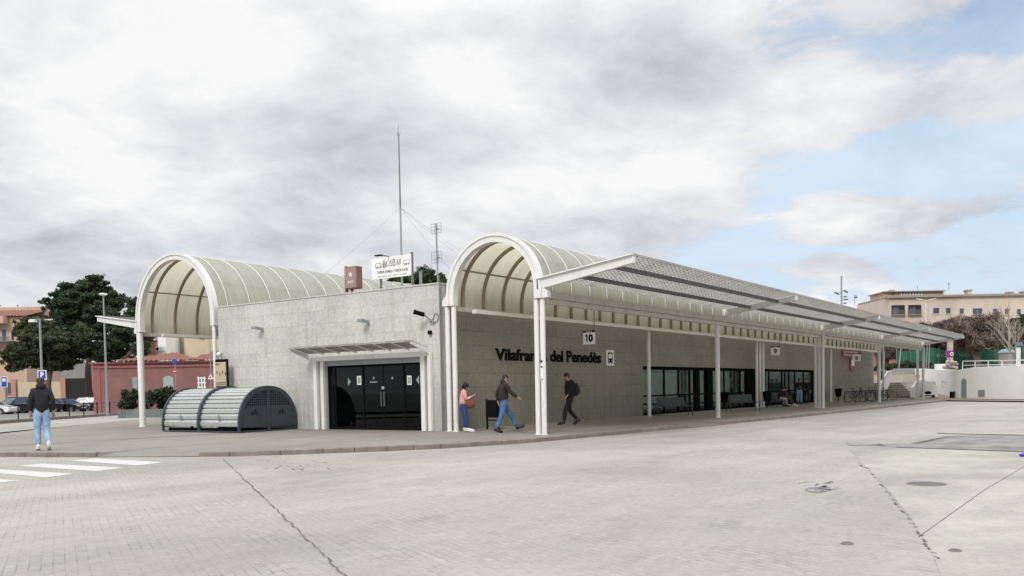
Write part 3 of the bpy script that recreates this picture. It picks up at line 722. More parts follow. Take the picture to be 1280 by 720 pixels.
# canopies: arms rising outwards, two purlins, gutter lip, slats
def canopy(y_in, s, z_in, run=3.35, rise=.62, x_first=X0, x_last=82.4, name='canopy'):
    e = None
    q = MB()
    L = x_last - x_first
    dy, dz = s * run, rise
    n = Vector((0, -dz * s, run)).normalized() * 1.0     # upward normal in the YZ plane
    nn = 25
    for i in range(nn):
        t = (i + .5) / nn
        y = y_in + dy * t; z = z_in + .10 + dz * t
        q.obox(((x_first + x_last) / 2, y, z + .02), (L / 2, 0, 0), (0, s * .046, -.030), (0, .002, .004))
    m_ = q.build('canopy_slats', 'slat', st)
    q = MB(); nb = int(L / .32)
    for i in range(nb + 1):
        x = x_first + .1 + i * (L - .2) / nb
        q.bar((x, y_in, z_in + .175), (x, y_in + dy, z_in + .175 + dz), .045, .05)
    q.build('slat_carriers', 'dark_steel', m_)
    for t, wz in ((.34, .11), (.75, .11)):
        q = MB(); y = y_in + dy * t; z = z_in + dz * t
        q.box(x_first, x_last, y - .05, y + .05, z - .06, z + .06); q.build('canopy_purlin', 'dark_steel', st)
    q = MB(); y = y_in + dy; z = z_in + dz + .12; q.box(x_first - .05, x_last + .05, min(y, y + s * .05), max(y, y + s * .05), z, z + .07); q.build('canopy_edge', 'slat', st)
    for i in range(5):
        x = x_first + i * 14.85 if i < 4 else x_last
        q = MB(); x = x if i else x_first
        q.prism([(x, y_in - s * .27, z_in - .20), (x, y_in - s * .27, z_in + .10), (x, y_in + dy + s * .04, z_in + dz + .14), (x, y_in + dy + s * .04, z_in + dz - .08)], (-.10 if i == 0 else -.12, 0, 0), (.06 if i == 0 else .12, 0, 0))
        q.build('canopy_arm', 'white_metal', st)
        if i == 0:
            q = MB(); q.bar((x - .13, y_in - s * .27, z_in + .12), (x - .13, y_in + dy + s * .05, z_in + dz + .16), .12, .035); q.build('arm_cap', 'white_metal', st)
canopy(14.80, -1, 4.60, run=2.98, rise=.385)
canopy(36.55, 1, 4.56, run=2.9, rise=.385)
# ceiling sheet seen above the edge beam is the vault itself; hanging spot lights
# glazed side openings
def glazing(x0, x1, splits, teal_panels, nm):
    fr = MB(); y = Y0 + .17
    for x in splits: fr.box(x - .04, x + .04, y - .04, y + .04, .02, OH)
    fr.box(x0, x1, y - .038, y + .038, 0.0, .10); fr.box(x0, x1, y - .038, y + .038, OH - .16, OH - .002)
    fr.box(x0, x1, y - .037, y + .037, .88, .95)
    o = fr.build('window_frame', 'black', st)
    MB().box(x0 + .02, x1 - .02, y - .006, y + .006, .05, OH - .10).build('glass', 'glass', o)
    for a, b, z0, z1 in teal_panels:
        MB().box(a, b, y + .05, y + .07, z0, z1).build('teal_panel', 'teal', o)  # plain teal panel set behind the glass
def wx(px): return at_y(px, 480, Y0 + .17).x
glazing(A0, A1, [A0 + .04, wx(830), wx(848), wx(862), wx(870), wx(881), wx(890), wx(905), wx(925), A1 - .04],
        [(wx(805), wx(829), .98, 2.0), (wx(831), wx(845), .98, 2.0), (wx(858), wx(862), .9, 1.95), (wx(877), wx(880), .7, 1.9), (wx(891), wx(897), .9, 2.1), (wx(904), wx(910), .98, 1.95), (wx(912), wx(916), 1.2, 1.8)], 'a')
glazing(B0, B1, [B0 + .04, wx(961), wx(977), wx(981), wx(986), wx(993.5), wx(1004), wx(1015), B1 - .04],
        [(wx(956), wx(960.5), .2, 2.15), (wx(961.5), wx(976.5), .2, 2.15), (wx(981.5), wx(985.5), .2, 2.15), (wx(989), wx(993), .2, 2.15), (wx(994), wx(1003.5), .2, 2.15), (wx(1004.5), wx(1008), .2, 2.15), (wx(1009.5), wx(1014), .2, 2.15)], 'b')
# doors inside the first opening are black leaves
for a, b in ((868, 873), (883, 889.5), (932, 944)):
    MB().box(wx(a), wx(b), Y0 + .09, Y0 + .125, .05, OH - .16).build('door_leaf', 'black', st)

# lettering on the side wall
e = thing('station_lettering', 'large bold black letters reading Vilafranca del Penedès on the stone wall', 'lettering', (30, Y0, 2.4), world=True)
for wd_, p0, p1, h_ in (('Vilafranca', 619, 683.5, .45), ('del', 687.5, 703.5, .45), ('Penedès', 708, 750.8, .47)):
    x0_, x1_ = at_y(p0, 445, Y0).x, at_y(p1, 448, Y0).x
    k = MB(); put_text(k, wd_, (x0_, Y0 - .012, 2.42), (1, 0, 0), size=1.0, ext=.02, bold=.026, fit_w=x1_ - x0_, fit_h=h_); k.build('word', 'black_text', e)

# signs --------------------------------------------------------------
def plate(mb, x0, x1, z0, z1, y0, y1, mi=0): mb.box(x0, x1, y0, y1, z0, z1, mi)
e = thing('bus_pictogram_sign', 'white square sign with a black bus front pictogram after the wall lettering', 'sign', (34.75, Y0, 2.65), world=True)
MB().box(34.40, 35.08, Y0 - .03, Y0 - .004, 2.32, 3.0).build('panel', 'white_sign', e)
k = MB(); yy_ = Y0 - .034
def rr(mb, x0, x1, z0, z1, r, y, t, mi):
    pts = []
    for cx, cz, a0 in ((x1 - r, z1 - r, 0), (x0 + r, z1 - r, 90), (x0 + r, z0 + r, 180), (x1 - r, z0 + r, 270)):
        for i in range(5): a = R(a0 + i * 22.5); pts.append((cx + r * math.cos(a), y, cz + r * math.sin(a)))
    mb.prism(pts, (0, 0, 0), (0, -t, 0), mi)
rr(k, 34.52, 34.96, 2.46, 2.92, .09, Y0 - .031, .004, 0); rr(k, 34.57, 34.65, 2.40, 2.47, .01, Y0 - .031, .004, 0); rr(k, 34.83, 34.91, 2.40, 2.47, .01, Y0 - .031, .004, 0)
rr(k, 34.57, 34.91, 2.64, 2.83, .03, Y0 - .036, .003, 1); rr(k, 34.66, 34.82, 2.865, 2.895, .01, Y0 - .036, .003, 1)
rr(k, 34.57, 34.64, 2.52, 2.58, .025, Y0 - .036, .003, 1); rr(k, 34.84, 34.91, 2.52, 2.58, .025, Y0 - .036, .003, 1)
k.build('pictogram', ['black_text', 'white_sign'], e)

def bay_sign(x, y, num, zc, lab, sz_=.5, rodz=4.6):
    e = thing('bay_number_sign', lab, 'sign', (x, y, zc), group='hanging bay number signs')
    h = sz_ / 2
    MB().box(-.015, .015, -h, h, -h, h - .06).build('panel', 'white_sign', e)
    MB().box(-.02, .02, -h, h, h - .058, h + .01).build('header', 'black', e)
    k = MB(); k.tube((0, -h + .03, h), (0, -h + .03, rodz - zc), .018); k.build('hanger', 'dark_steel', e)
    k = MB(); wd = .34 if len(num) == 2 else .19
    if num == '10':
        wd = .20; Z0 = -h + .09
        k.prism([(-.017, .165, Z0 + .19), (-.017, .165, Z0 + .235), (-.017, .10, Z0 + .28), (-.017, .062, Z0 + .28), (-.017, .062, Z0), (-.017, .115, Z0), (-.017, .115, Z0 + .20)], (0, 0, 0), (-.003, 0, 0))
        put_text(k, '0', (-.017, .03, Z0), (0, -1, 0), size=.4, ext=.003, bold=.022, fit_w=.20, fit_h=.285, nrm=(-1, 0, 0))
    else: put_text(k, num, (-.017, wd / 2, -h + .09), (0, -1, 0), size=.4, ext=.003, bold=.012, fit_w=wd, fit_h=.28, nrm=(-1, 0, 0))
    k.build('number', 'black_text', e)
    k = MB(); put_text(k, 'ANDANA', (-.022, .14, h - .05), (0, -1, 0), ext=.002, fit_w=.28, fit_h=.04, nrm=(-1, 0, 0)); k.build('header_lettering', 'white_sign', e)
bay_sign(28.76, 16.62, '10', 3.22, 'white hanging sign with black number 10 above the walking men')
bay_sign(49.5, 16.6, '9', 3.24, 'white hanging sign with black number 9 over the far benches')
bay_sign(66.4, 16.4, '8', 3.18, 'white hanging sign with black number 8 in front of the maroon sign', .56)
# maroon T sign on the far wall
e = thing('maroon_wall_sign', 'dark red T-shaped sign with white lettering on the far end of the stone wall', 'sign', (75.5, Y0, 3.4), world=True)
MB().box(72.4, 78.3, Y0 - .10, Y0 - .006, 3.42, 4.15).build('panel', 'maroon', e)
MB().box(74.8, 76.3, Y0 - .10, Y0 - .006, 2.35, 3.415).build('lower_panel', 'maroon', e)
k = MB(); put_text(k, "ESTACIÓ D'AUTOBUSOS", (72.8, Y0 - .102, 3.78), (1, 0, 0), ext=.004, fit_w=4.6, fit_h=.18); k.build('lettering', 'white_sign', e)
k = MB(); put_text(k, 'Vilafranca', (72.8, Y0 - .102, 3.52), (1, 0, 0), ext=.004, fit_w=2.4, fit_h=.17); k.build('lettering', 'white_sign', e)
k = MB(); rr(k, 75.1, 76.0, 2.75, 3.25, .08, Y0 - .102, .004, 0); k.build('symbol', 'white_sign', e)

# notices on the outer columns
k = MB(); k.box(X0 - .075, X0 - .068, 14.91, 15.01, 1.62, 2.10); k.box(X0 - .078, X0 - .0755, 14.93, 14.99, 2.0, 2.06, 1); k.box(X0 - .078, X0 - .0755, 14.93, 14.99, 1.64, 1.67, 1)
k.box(X0 - .075, X0 - .068, 14.93, 14.99, 2.17, 2.23, 1)
tag(k.build('timetable', ['white_sign', 'black_text']), 'narrow white timetable strapped to the right tube of the front column', 'notice')

# wall lamps
def wall_lamp(y, z, lab):
    e = thing('wall_lamp', lab, 'wall lamp', (X0, y, z), group='facade floodlights')
    MB().obox((-.30, 0, .0), (.15, 0, -.03), (0, .13, 0), (.01, 0, .045)).build('lamp_head', 'lamp_metal', e, bevel=.012)
    MB().obox((-.30, 0, -.05), (.12, 0, -.024), (0, .10, 0), (.001, 0, .008)).build('lens', 'head', e)
    k = MB(); k.path([(0, 0, -.05), (-.10, 0, -.02), (-.18, 0, 0)], .022); k.box(-.02, -.002, -.06, .06, -.12, .04); k.build('bracket', 'lamp_metal', e)
wall_lamp(28.0, 3.92, 'grey floodlight on the facade above the bike shelter')
wall_lamp(22.3, 3.86, 'grey floodlight on the facade above the entrance awning')
# security camera
e = thing('security_camera', 'dark cylindrical security camera with looped cable near the facade corner', 'security camera', (X0, 19.35, 3.8))
k = MB(); k.tube((-.55, .28, .18), (-.28, .12, .10), .075, n=16); k.tube((-.58, .30, .19), (-.55, .28, .18), .085, n=16); k.build('camera_body', 'black', e, True)
k = MB(); k.path([(-.30, .14, .10), (-.15, .06, .0), (-.08, .02, -.10), (-.0, 0, -.12)], .028); k.box(-.03, -.002, -.08, .08, -.22, -.04); k.build('bracket', 'lamp_metal', e, True)
k = MB(); k.path([(-.02, -.02, -.12), (-.03, -.10, -.18), (-.03, -.26, -.12), (-.03, -.30, .05), (-.03, -.2, .14), (-.03, -.1, .08), (-.03, -.06, -.06)], .010); k.build('cable', 'black', e, True)
k = MB(); k.box(-.12, -.002, .02, .12, -.55, -.42); k.build('junction_box', 'black', e)
# small camera at left end of facade
e = thing('security_camera', 'small white dome camera on the left edge of the facade', 'security camera', (X0, 30.55, 3.05))
MB().ell((-.16, .0, -.05), (.09, .09, .09)).build('dome', 'white_metal', e, 'all'); MB().bar((0, 0, .02), (-.17, 0, .02), .09, .05).build('bracket', 'white_metal', e)

# ------------------------------------------------------------------ roof signs and masts
XR = 24.3
e = thing('red_lightbox_sign', 'faded red box sign with a pale star emblem on the roof edge', 'sign', (XR, 24, 4.6), world=True)
c = at_x(430, 335, XR); d = at_x(446, 362, XR)
zt, zb = at_x(438, 333, XR).z, at_x(438, 363, XR).z
ya, ybx = at_x(430.5, 350, XR).y, at_x(451.5, 350, XR).y
MB().box(XR, XR + .30, ybx + .22, ya, zb + .06, zt).build('box', 'red_box', e, bevel=.02)
MB().box(XR - .012, XR - .002, ybx + .26, ya - .04, zb + .10, zt - .04).build('face', 'red_box_face', e)
k = MB(); ymid = (ya + ybx) / 2 + .1; zm = (zt + zb) / 2 + .14
star = []
for i in range(10):
    a = R(90 + 36 * i); r_ = .11 if i % 2 == 0 else .045; star.append((XR - .014, ymid + r_ * math.cos(a), zm + r_ * math.sin(a)))
k.prism(star, (0, 0, 0), (-.004, 0, 0)); put_text(k, 'BAR', (XR - .014, ymid + .13, zm - .32), (0, -1, 0), ext=.002, fit_w=.26, fit_h=.09, nrm=(-1, 0, 0)); k.build('emblem', 'white_sign', e)
k = MB(); k.box(XR + .1, XR + .2, ya, ya + .07, 4.55, zt + .05); k.build('post', 'maroon', e)
k = MB(); k.box(XR + .15, XR + .22, ya - .25, ya - .18, 4.55, zb + .06); k.build('post', 'maroon', e)
# billboard
e = thing('cafe_billboard', 'white billboard reading BUS BAR with small coach drawings on the roof', 'billboard', (XR, 22, 4.6), world=True)
y1b, y0b = at_x(464.5, 335, XR).y, at_x(513.5, 330, XR).y
z1b, z0b = 6.28, 5.52
MB().box(XR, XR + .04, y0b, y1b, z0b, z1b).build('panel', 'white_sign', e)
k = MB(); W_ = y1b - y0b; H_ = z1b - z0b
def bt(t, u, v_, w_, h_, mi=0, bold=0): put_text(k, t, (XR - .004, y1b - u * W_, z0b + v_ * H_), (0, -1, 0), ext=.002, fit_w=w_ * W_, fit_h=h_ * H_, mi=mi, nrm=(-1, 0, 0), bold=bold)
def piece(nm, mt):
    global k
    k.build(nm, mt, e); k = MB()
bt('B', .30, .52, .07, .34); bt('US', .385, .55, .15, .28); piece('lettering', 'dark_steel')
bt('B', .55, .54, .07, .34); bt('AR', .635, .56, .14, .28); piece('lettering', 'dark_steel')
bt('TAPERIA RAMBLA Y SABOR LOCAL', .14, .25, .80, .13, 0, .02); piece('lettering', 'dark_steel')
bt('BOCADILLOS - MENU - CAFES', .16, .08, .74, .06); piece('lettering', 'lamp_metal')
for u in (.10, .82):       # little coach drawings
    a = y1b - u * W_
    def rc(du0, du1, v0, v1): k.box(XR - .006, XR - .002, a - du1 * W_, a - du0 * W_, z0b + v0 * H_, z0b + v1 * H_)
    rc(0, .15, .58, .60); rc(0, .01, .601, .74); rc(.01, .14, .74, .76); rc(.14, .15, .601, .74); rc(.01, .03, .52, .579); rc(.05, .08, .50, .579); rc(.11, .14, .52, .579); piece('coach_drawing', 'dark_steel')
for y in (y1b - .42, y0b - .03):
    k = MB(); k.box(XR + .04, XR + .11, y, y + .07, 4.5, z1b + .08 if y < y0b else z0b + .2); k.build('post', 'dark_steel', e)
k = MB(); ymm = y1b - .42 * W_; k.path([(XR + .02, ymm - .1, z1b - .02), (XR - .15, ymm - .08, z1b + .02), (XR - .35, ymm + .0, z1b + .02)], .014); k.obox((XR - .40, ymm + .06, z1b + .02), (.06, 0, 0), (0, .16, 0), (0, 0, .02)); k.build('spotlight', 'black', e)
# radio mast
xm = 27.0; pm = at_x(503, 372, xm); top = at_x(501.5, 168, xm); mid_ = at_x(503, 259, xm)
e = thing('radio_mast', 'tall thin grey antenna mast held by guy wires on the station roof', 'antenna mast', (xm, pm.y, 4.6), world=True)
k = MB(); k.tube((xm, pm.y, 4.6), (xm, pm.y, mid_.z), .045, .035); k.build('lower_pole', 'lamp_metal', e, True)
k = MB(); k.tube((xm, pm.y, mid_.z), (xm, pm.y, top.z), .035, .022); k.build('upper_pole', 'dark_steel', e, True)
k = MB()
for a in range(4): k.tube((xm, pm.y, top.z - .12), (xm + .09 * math.cos(a * 1.57), pm.y + .09 * math.sin(a * 1.57), top.z + .12), .006)
k.tube((xm, pm.y, top.z), (xm, pm.y, top.z + .35), .008); k.build('whip', 'dark_steel', e)
for q in ((24.2, 28.6), (34, 21.2), (30.5, 20.3), (36, 26)):
    k = MB(); pts = []
    for i in range(9):
        t = i / 8; p = Vector((xm, pm.y, mid_.z)).lerp(Vector((*q, 4.7)), t); p.z -= .25 * 4 * t * (1 - t) * .6; pts.append(p)
    k.path(pts, .0045, 5); k.build('guy_wire', 'lamp_metal', e)
# tv aerial
xa = 28.5; pb = at_x(548, 352, xa); pt_ = at_x(545, 280, xa)
e = thing('tv_aerial', 'grey television aerial with two grid panels on the roof by the arch', 'aerial', (xa, pb.y, 4.6), world=True)
k = MB(); k.tube((xa, pb.y, 4.6), (xa, pt_.y, pt_.z), .035); k.build('pole', 'lamp_metal', e)
def grid(zc, hw, hh, rows, nm):
    k = MB()
    for i in range(rows): z = zc - hh + 2 * hh * i / (rows - 1); k.tube((xa - .08, pb.y - hw, z), (xa - .08, pb.y + hw, z), .009, n=5)
    for s in (-1, -.33, .33, 1): k.tube((xa - .08, pb.y + s * hw, zc - hh), (xa - .08, pb.y + s * hw, zc + hh), .009, n=5)
    k.bar((xa - .08, pb.y, zc), (xa + .1, pb.y, zc), .04, .04); k.build(nm, 'lamp_metal', e)
grid(at_x(545, 286, xa).z, .27, .20, 4, 'upper_grid'); grid(at_x(545, 322, xa).z, .27, .22, 4, 'lower_grid')
k = MB()
for s in range(8): k.tube((xa - .12, pb.y - .18, 5.1 + s * .13), (xa - .12, pb.y - .04, 5.1 + s * .13), .008, n=5)
k.tube((xa - .12, pb.y - .18, 5.05), (xa - .12, pb.y - .18, 6.05), .009, n=5); k.tube((xa - .12, pb.y - .04, 5.05), (xa - .12, pb.y - .04, 6.05), .009, n=5)
k.bar((xa - .12, pb.y - .1, 5.3), (xa, pb.y, 5.3), .03, .03); k.bar((xa - .12, pb.y - .1, 5.9), (xa, pb.y, 5.9), .03, .03); k.build('ladder_element', 'lamp_metal', e)
k = MB(); p = at_x(526, 352, 25.5); z = at_x(526, 341, 25.5).z; k.tube((25.5, p.y, 4.6), (25.5, p.y, z), .06); k.tube((25.5, p.y, z), (25.5, p.y, z + .04), .075)
tag(k.build('vent_pipe', 'lamp_metal'), 'short grey vent pipe behind the roof parapet', 'vent pipe')

# ------------------------------------------------------------------ bicycle shelter
XF, XB = 20.34, 22.95; YA, YB = 26.12, 30.70; HS = 1.60
cxs, a_ = (XF + XB) / 2, (XB - XF) / 2
bs = thing('bicycle_shelter', 'half round locked bicycle shelter with galvanised slats and dark navy ends against the facade', 'bicycle shelter', (cxs, 28.4, 0), world=True)
zb0 = .16
def prof(t, k_=1.0, e_=2.3):      # superellipse arc, t 0..pi from front foot to rear foot
    c, s = math.cos(t), math.sin(t)
    return (cxs - a_ * k_ * math.copysign(abs(c) ** (2 / e_), c), zb0 + (HS - zb0) * k_ * abs(s) ** (2 / e_))
def arc_band(mb, y0, y1, k0, k1, n=30, t0=0, t1=math.pi, mi=0):
    A_ = [prof(t0 + (t1 - t0) * i / n, k0) for i in range(n + 1)]; B_ = [prof(t0 + (t1 - t0) * i / n, k1) for i in range(n + 1)]; m_ = n + 1
    v = [(p[0], y0, p[1]) for p in A_] + [(p[0], y0, p[1]) for p in B_] + [(p[0], y1, p[1]) for p in A_] + [(p[0], y1, p[1]) for p in B_]
    f = []
    for i in range(n): f += [(i, m_ + i, m_ + i + 1, i + 1), (2 * m_ + i, 2 * m_ + i + 1, 3 * m_ + i + 1, 3 * m_ + i), (i, i + 1, 2 * m_ + i + 1, 2 * m_ + i), (m_ + i, 3 * m_ + i, 3 * m_ + i + 1, m_ + i + 1)]
    f += [(0, 2 * m_, 3 * m_, m_), (m_ - 1, 2 * m_ - 1, 4 * m_ - 1, 3 * m_ - 1)]
    mb.add(v, f, mi)
YM = 28.45
for (y0, y1) in ((YA + .06, YM - .06), (YM + .06, YB - .05)):
    sh = MB(); ns = 20; T1 = math.pi * .98
    for i in range(ns):          # curved slats, slightly stepped
        ta = T1 * i / ns + .02; tb = T1 * (i + 1) / ns + .02
        p, q = prof(ta, .985), prof(tb - .006, .955)
        q2 = prof(tb - .006, .945); p2 = prof(ta, .955)
        mid = prof((ta + tb) / 2, 1.0)
        sh.add([(p[0], y0, p[1]), (mid[0], y0, mid[1]), (q[0], y0, q[1]), (p[0], y1, p[1]), (mid[0], y1, mid[1]), (q[0], y1, q[1]), (p2[0], y0, p2[1]), (p2[0], y1, p2[1])],
               [(0, 1, 4, 3), (1, 2, 5, 4), (6, 0, 3, 7)])
    o = sh.build('slatted_shutter', 'shutter', bs)
    ym = (y0 + y1) / 2
    k = MB(); p = prof(.22, 1.0); k.box(p[0] - .03, p[0] + .01, ym - .05, ym + .05, p[1] - .12, p[1] + .02); k.box(p[0] - .035, p[0] - .02, ym - .01, ym + .01, p[1] - .04, p[1] + .12); k.build('lock', 'alloy', o)
for y0, y1, k1 in ((YA - .02, YA + .06, 1.04), (YM - .06, YM + .06, 1.06), (YB - .05, YB + .03, 1.04)):
    k = MB(); arc_band(k, y0, y1, .93, k1); k.box(XF - .04, XF + .04, y0, y1, 0, zb0 + .02); k.box(XB - .06, XB + .02, y0, y1, 0, zb0 + .02); k.build('hoop', 'navy_metal', bs)
for y in (YA, YB):       # end panels, perforated in two quarters
    k = MB(); n = 36; P_ = [prof(math.pi * i / n, .95) for i in range(n + 1)]
    pts = [(p[0], y, p[1]) for p in P_]
    k.prism(pts, (0, .01, 0), (0, .03, 0))
    s = -1 if y == YA else 1; yf = y + (.01 if s < 0 else .03)
    for ix in range(-11, 12):
        if abs(ix) < 1: continue
        for iz in range(6):
            x = cxs + ix * .088; z = .98 + iz * .088
            if abs(x - cxs) / (a_ * .9) < 1 and z < zb0 + (HS - zb0) * .93 * (1 - (abs(x - cxs) / (a_ * .92)) ** 2.3) ** (1 / 2.3) - .05:
                k.obox((x, yf + s * .003, z), (.026, 0, 0), (0, .002, 0), (0, 0, .026), 1)
    o = k.build('end_panel', ['navy_metal', 'black'], bs)
    q = MB(); q.box(cxs - .06, cxs + .06, y - .02 if s < 0 else y + .031, y + .009 if s < 0 else y + .06, 0.02, HS - .09); q.build('centre_stile', 'navy_metal', o)
    for cx_ in (cxs - .62, cxs + .62):   # embossed bicycle emblem
        q = MB()
        yk = yf + s * .004
        for dx in (-.1, .1): q.path([(cx_ + dx + .062 * math.cos(t / 14 * 6.2832), yk, .66 + .062 * math.sin(t / 14 * 6.2832)) for t in range(14)], .009, 4, closed=True)
        for a, b in (((-.1, 0), (-.04, .1)), ((-.04, .1), (.06, .1)), ((.06, .1), (.1, 0)), ((-.1, 0), (0, 0)), ((0, 0), (.06, .1)), ((-.04, .1), (-.06, .14)), ((.06, .1), (.05, .15)), ((.03, .15), (.08, .15))):
            q.bar((cx_ + a[0], yk, .66 + a[1]), (cx_ + b[0], yk, .66 + b[1]), .008, .012)
        q.build('bicycle_emblem', 'black', o)
k = MB(); k.box(XF - .03, XF + .05, YA, YB, .0, .04); k.box(XB - .08, XB, YA, YB, 0, .04); k.box(XF, XB, YA - .01, YA + .05, 0, .05); k.build('floor_rail', 'navy_metal', bs)
k = MB(); k.box(cxs - .10, cxs + .18, YA + .04, YB, HS - .035, HS + .02); k.build('ridge_strip', 'green_strip', bs)
k = MB(); k.box(XF + .1, XB - .1, YA + .1, YB - .1, .002, .012); k.box(XF + .16, XF + .2, YA + .1, YB - .1, .03, .14); k.build('gap_shade', 'black', bs)  # black sheet and strip paint the dark of the gap below the shutters

# information panel behind the shelter
p = at_x(277, 500, 22.6)
e = thing('information_panel', 'small panel on a black post with bicycle drawings behind the shelter', 'information sign', (22.6, p.y, 0), world=True)
ya, yc_ = at_x(269, 465, 22.6).y, at_x(284, 465, 22.6).y; za, zc_ = at_x(276, 484, 22.6).z, at_x(276, 449, 22.6).z
MB().box(22.6, 22.68, yc_, ya, za, zc_).build('frame', 'black', e, bevel=.02)
MB().box(22.585, 22.598, yc_ + .06, ya - .02, za + .05, zc_ - .12).build('poster', 'poster', e)
k = MB()
for i in range(4):
    y = yc_ + .10 + i * (ya - yc_ - .14) / 3.6; z = (za + zc_) / 2 + (.03 if i % 2 else -.04)
    k.ell((22.582, y, z), (.004, .03, .06)); k.ell((22.582, y, z + .07), (.004, .018, .02))
put_text(k, 'BICIBOX', (22.582, ya - .06, zc_ - .24), (0, -1, 0), ext=.002, fit_w=.28, fit_h=.07, nrm=(-1, 0, 0)); k.box(22.58, 22.584, yc_ + .09, ya - .06, za + .16, za + .19); k.box(22.58, 22.584, yc_ + .09, ya - .1, za + .10, za + .12)
k.build('drawings', 'black_text', e); MB().box(22.62, 22.67, (ya + yc_) / 2 - .03, (ya + yc_) / 2 + .03, 0, za).build('post', 'black', e)


# ------------------------------------------------------------------ people
def skin_mesh(name, verts, edges, radii, mats, parent, extra=None, sub=1):
    me = bpy.data.meshes.new('tmp'); me.from_pydata([tuple(v) for v in verts], edges, [])
    ob = bpy.data.objects.new('tmp', me); COL.objects.link(ob)
    md = ob.modifiers.new('s', 'SKIN'); md.use_smooth_shade = True
    for i, r in enumerate(radii):
        sv = me.skin_vertices[0].data[i]; sv.radius = (r, r) if isinstance(r, (int, float)) else r; sv.use_root = (i == 0)
    ss = ob.modifiers.new('u', 'SUBSURF'); ss.levels = ss.render_levels = sub
    dg = bpy.context.evaluated_depsgraph_get(); nm = bpy.data.meshes.new_from_object(ob.evaluated_get(dg))
    v = [tuple(p.co) for p in nm.vertices]; f = [tuple(p.vertices) for p in nm.polygons]
    bpy.data.objects.remove(ob); bpy.data.meshes.remove(me); bpy.data.meshes.remove(nm)
    mb = MB(); mb.add(v, f, 0)
    if extra: extra(mb)
    return mb.build(name, mats, parent, 'all')

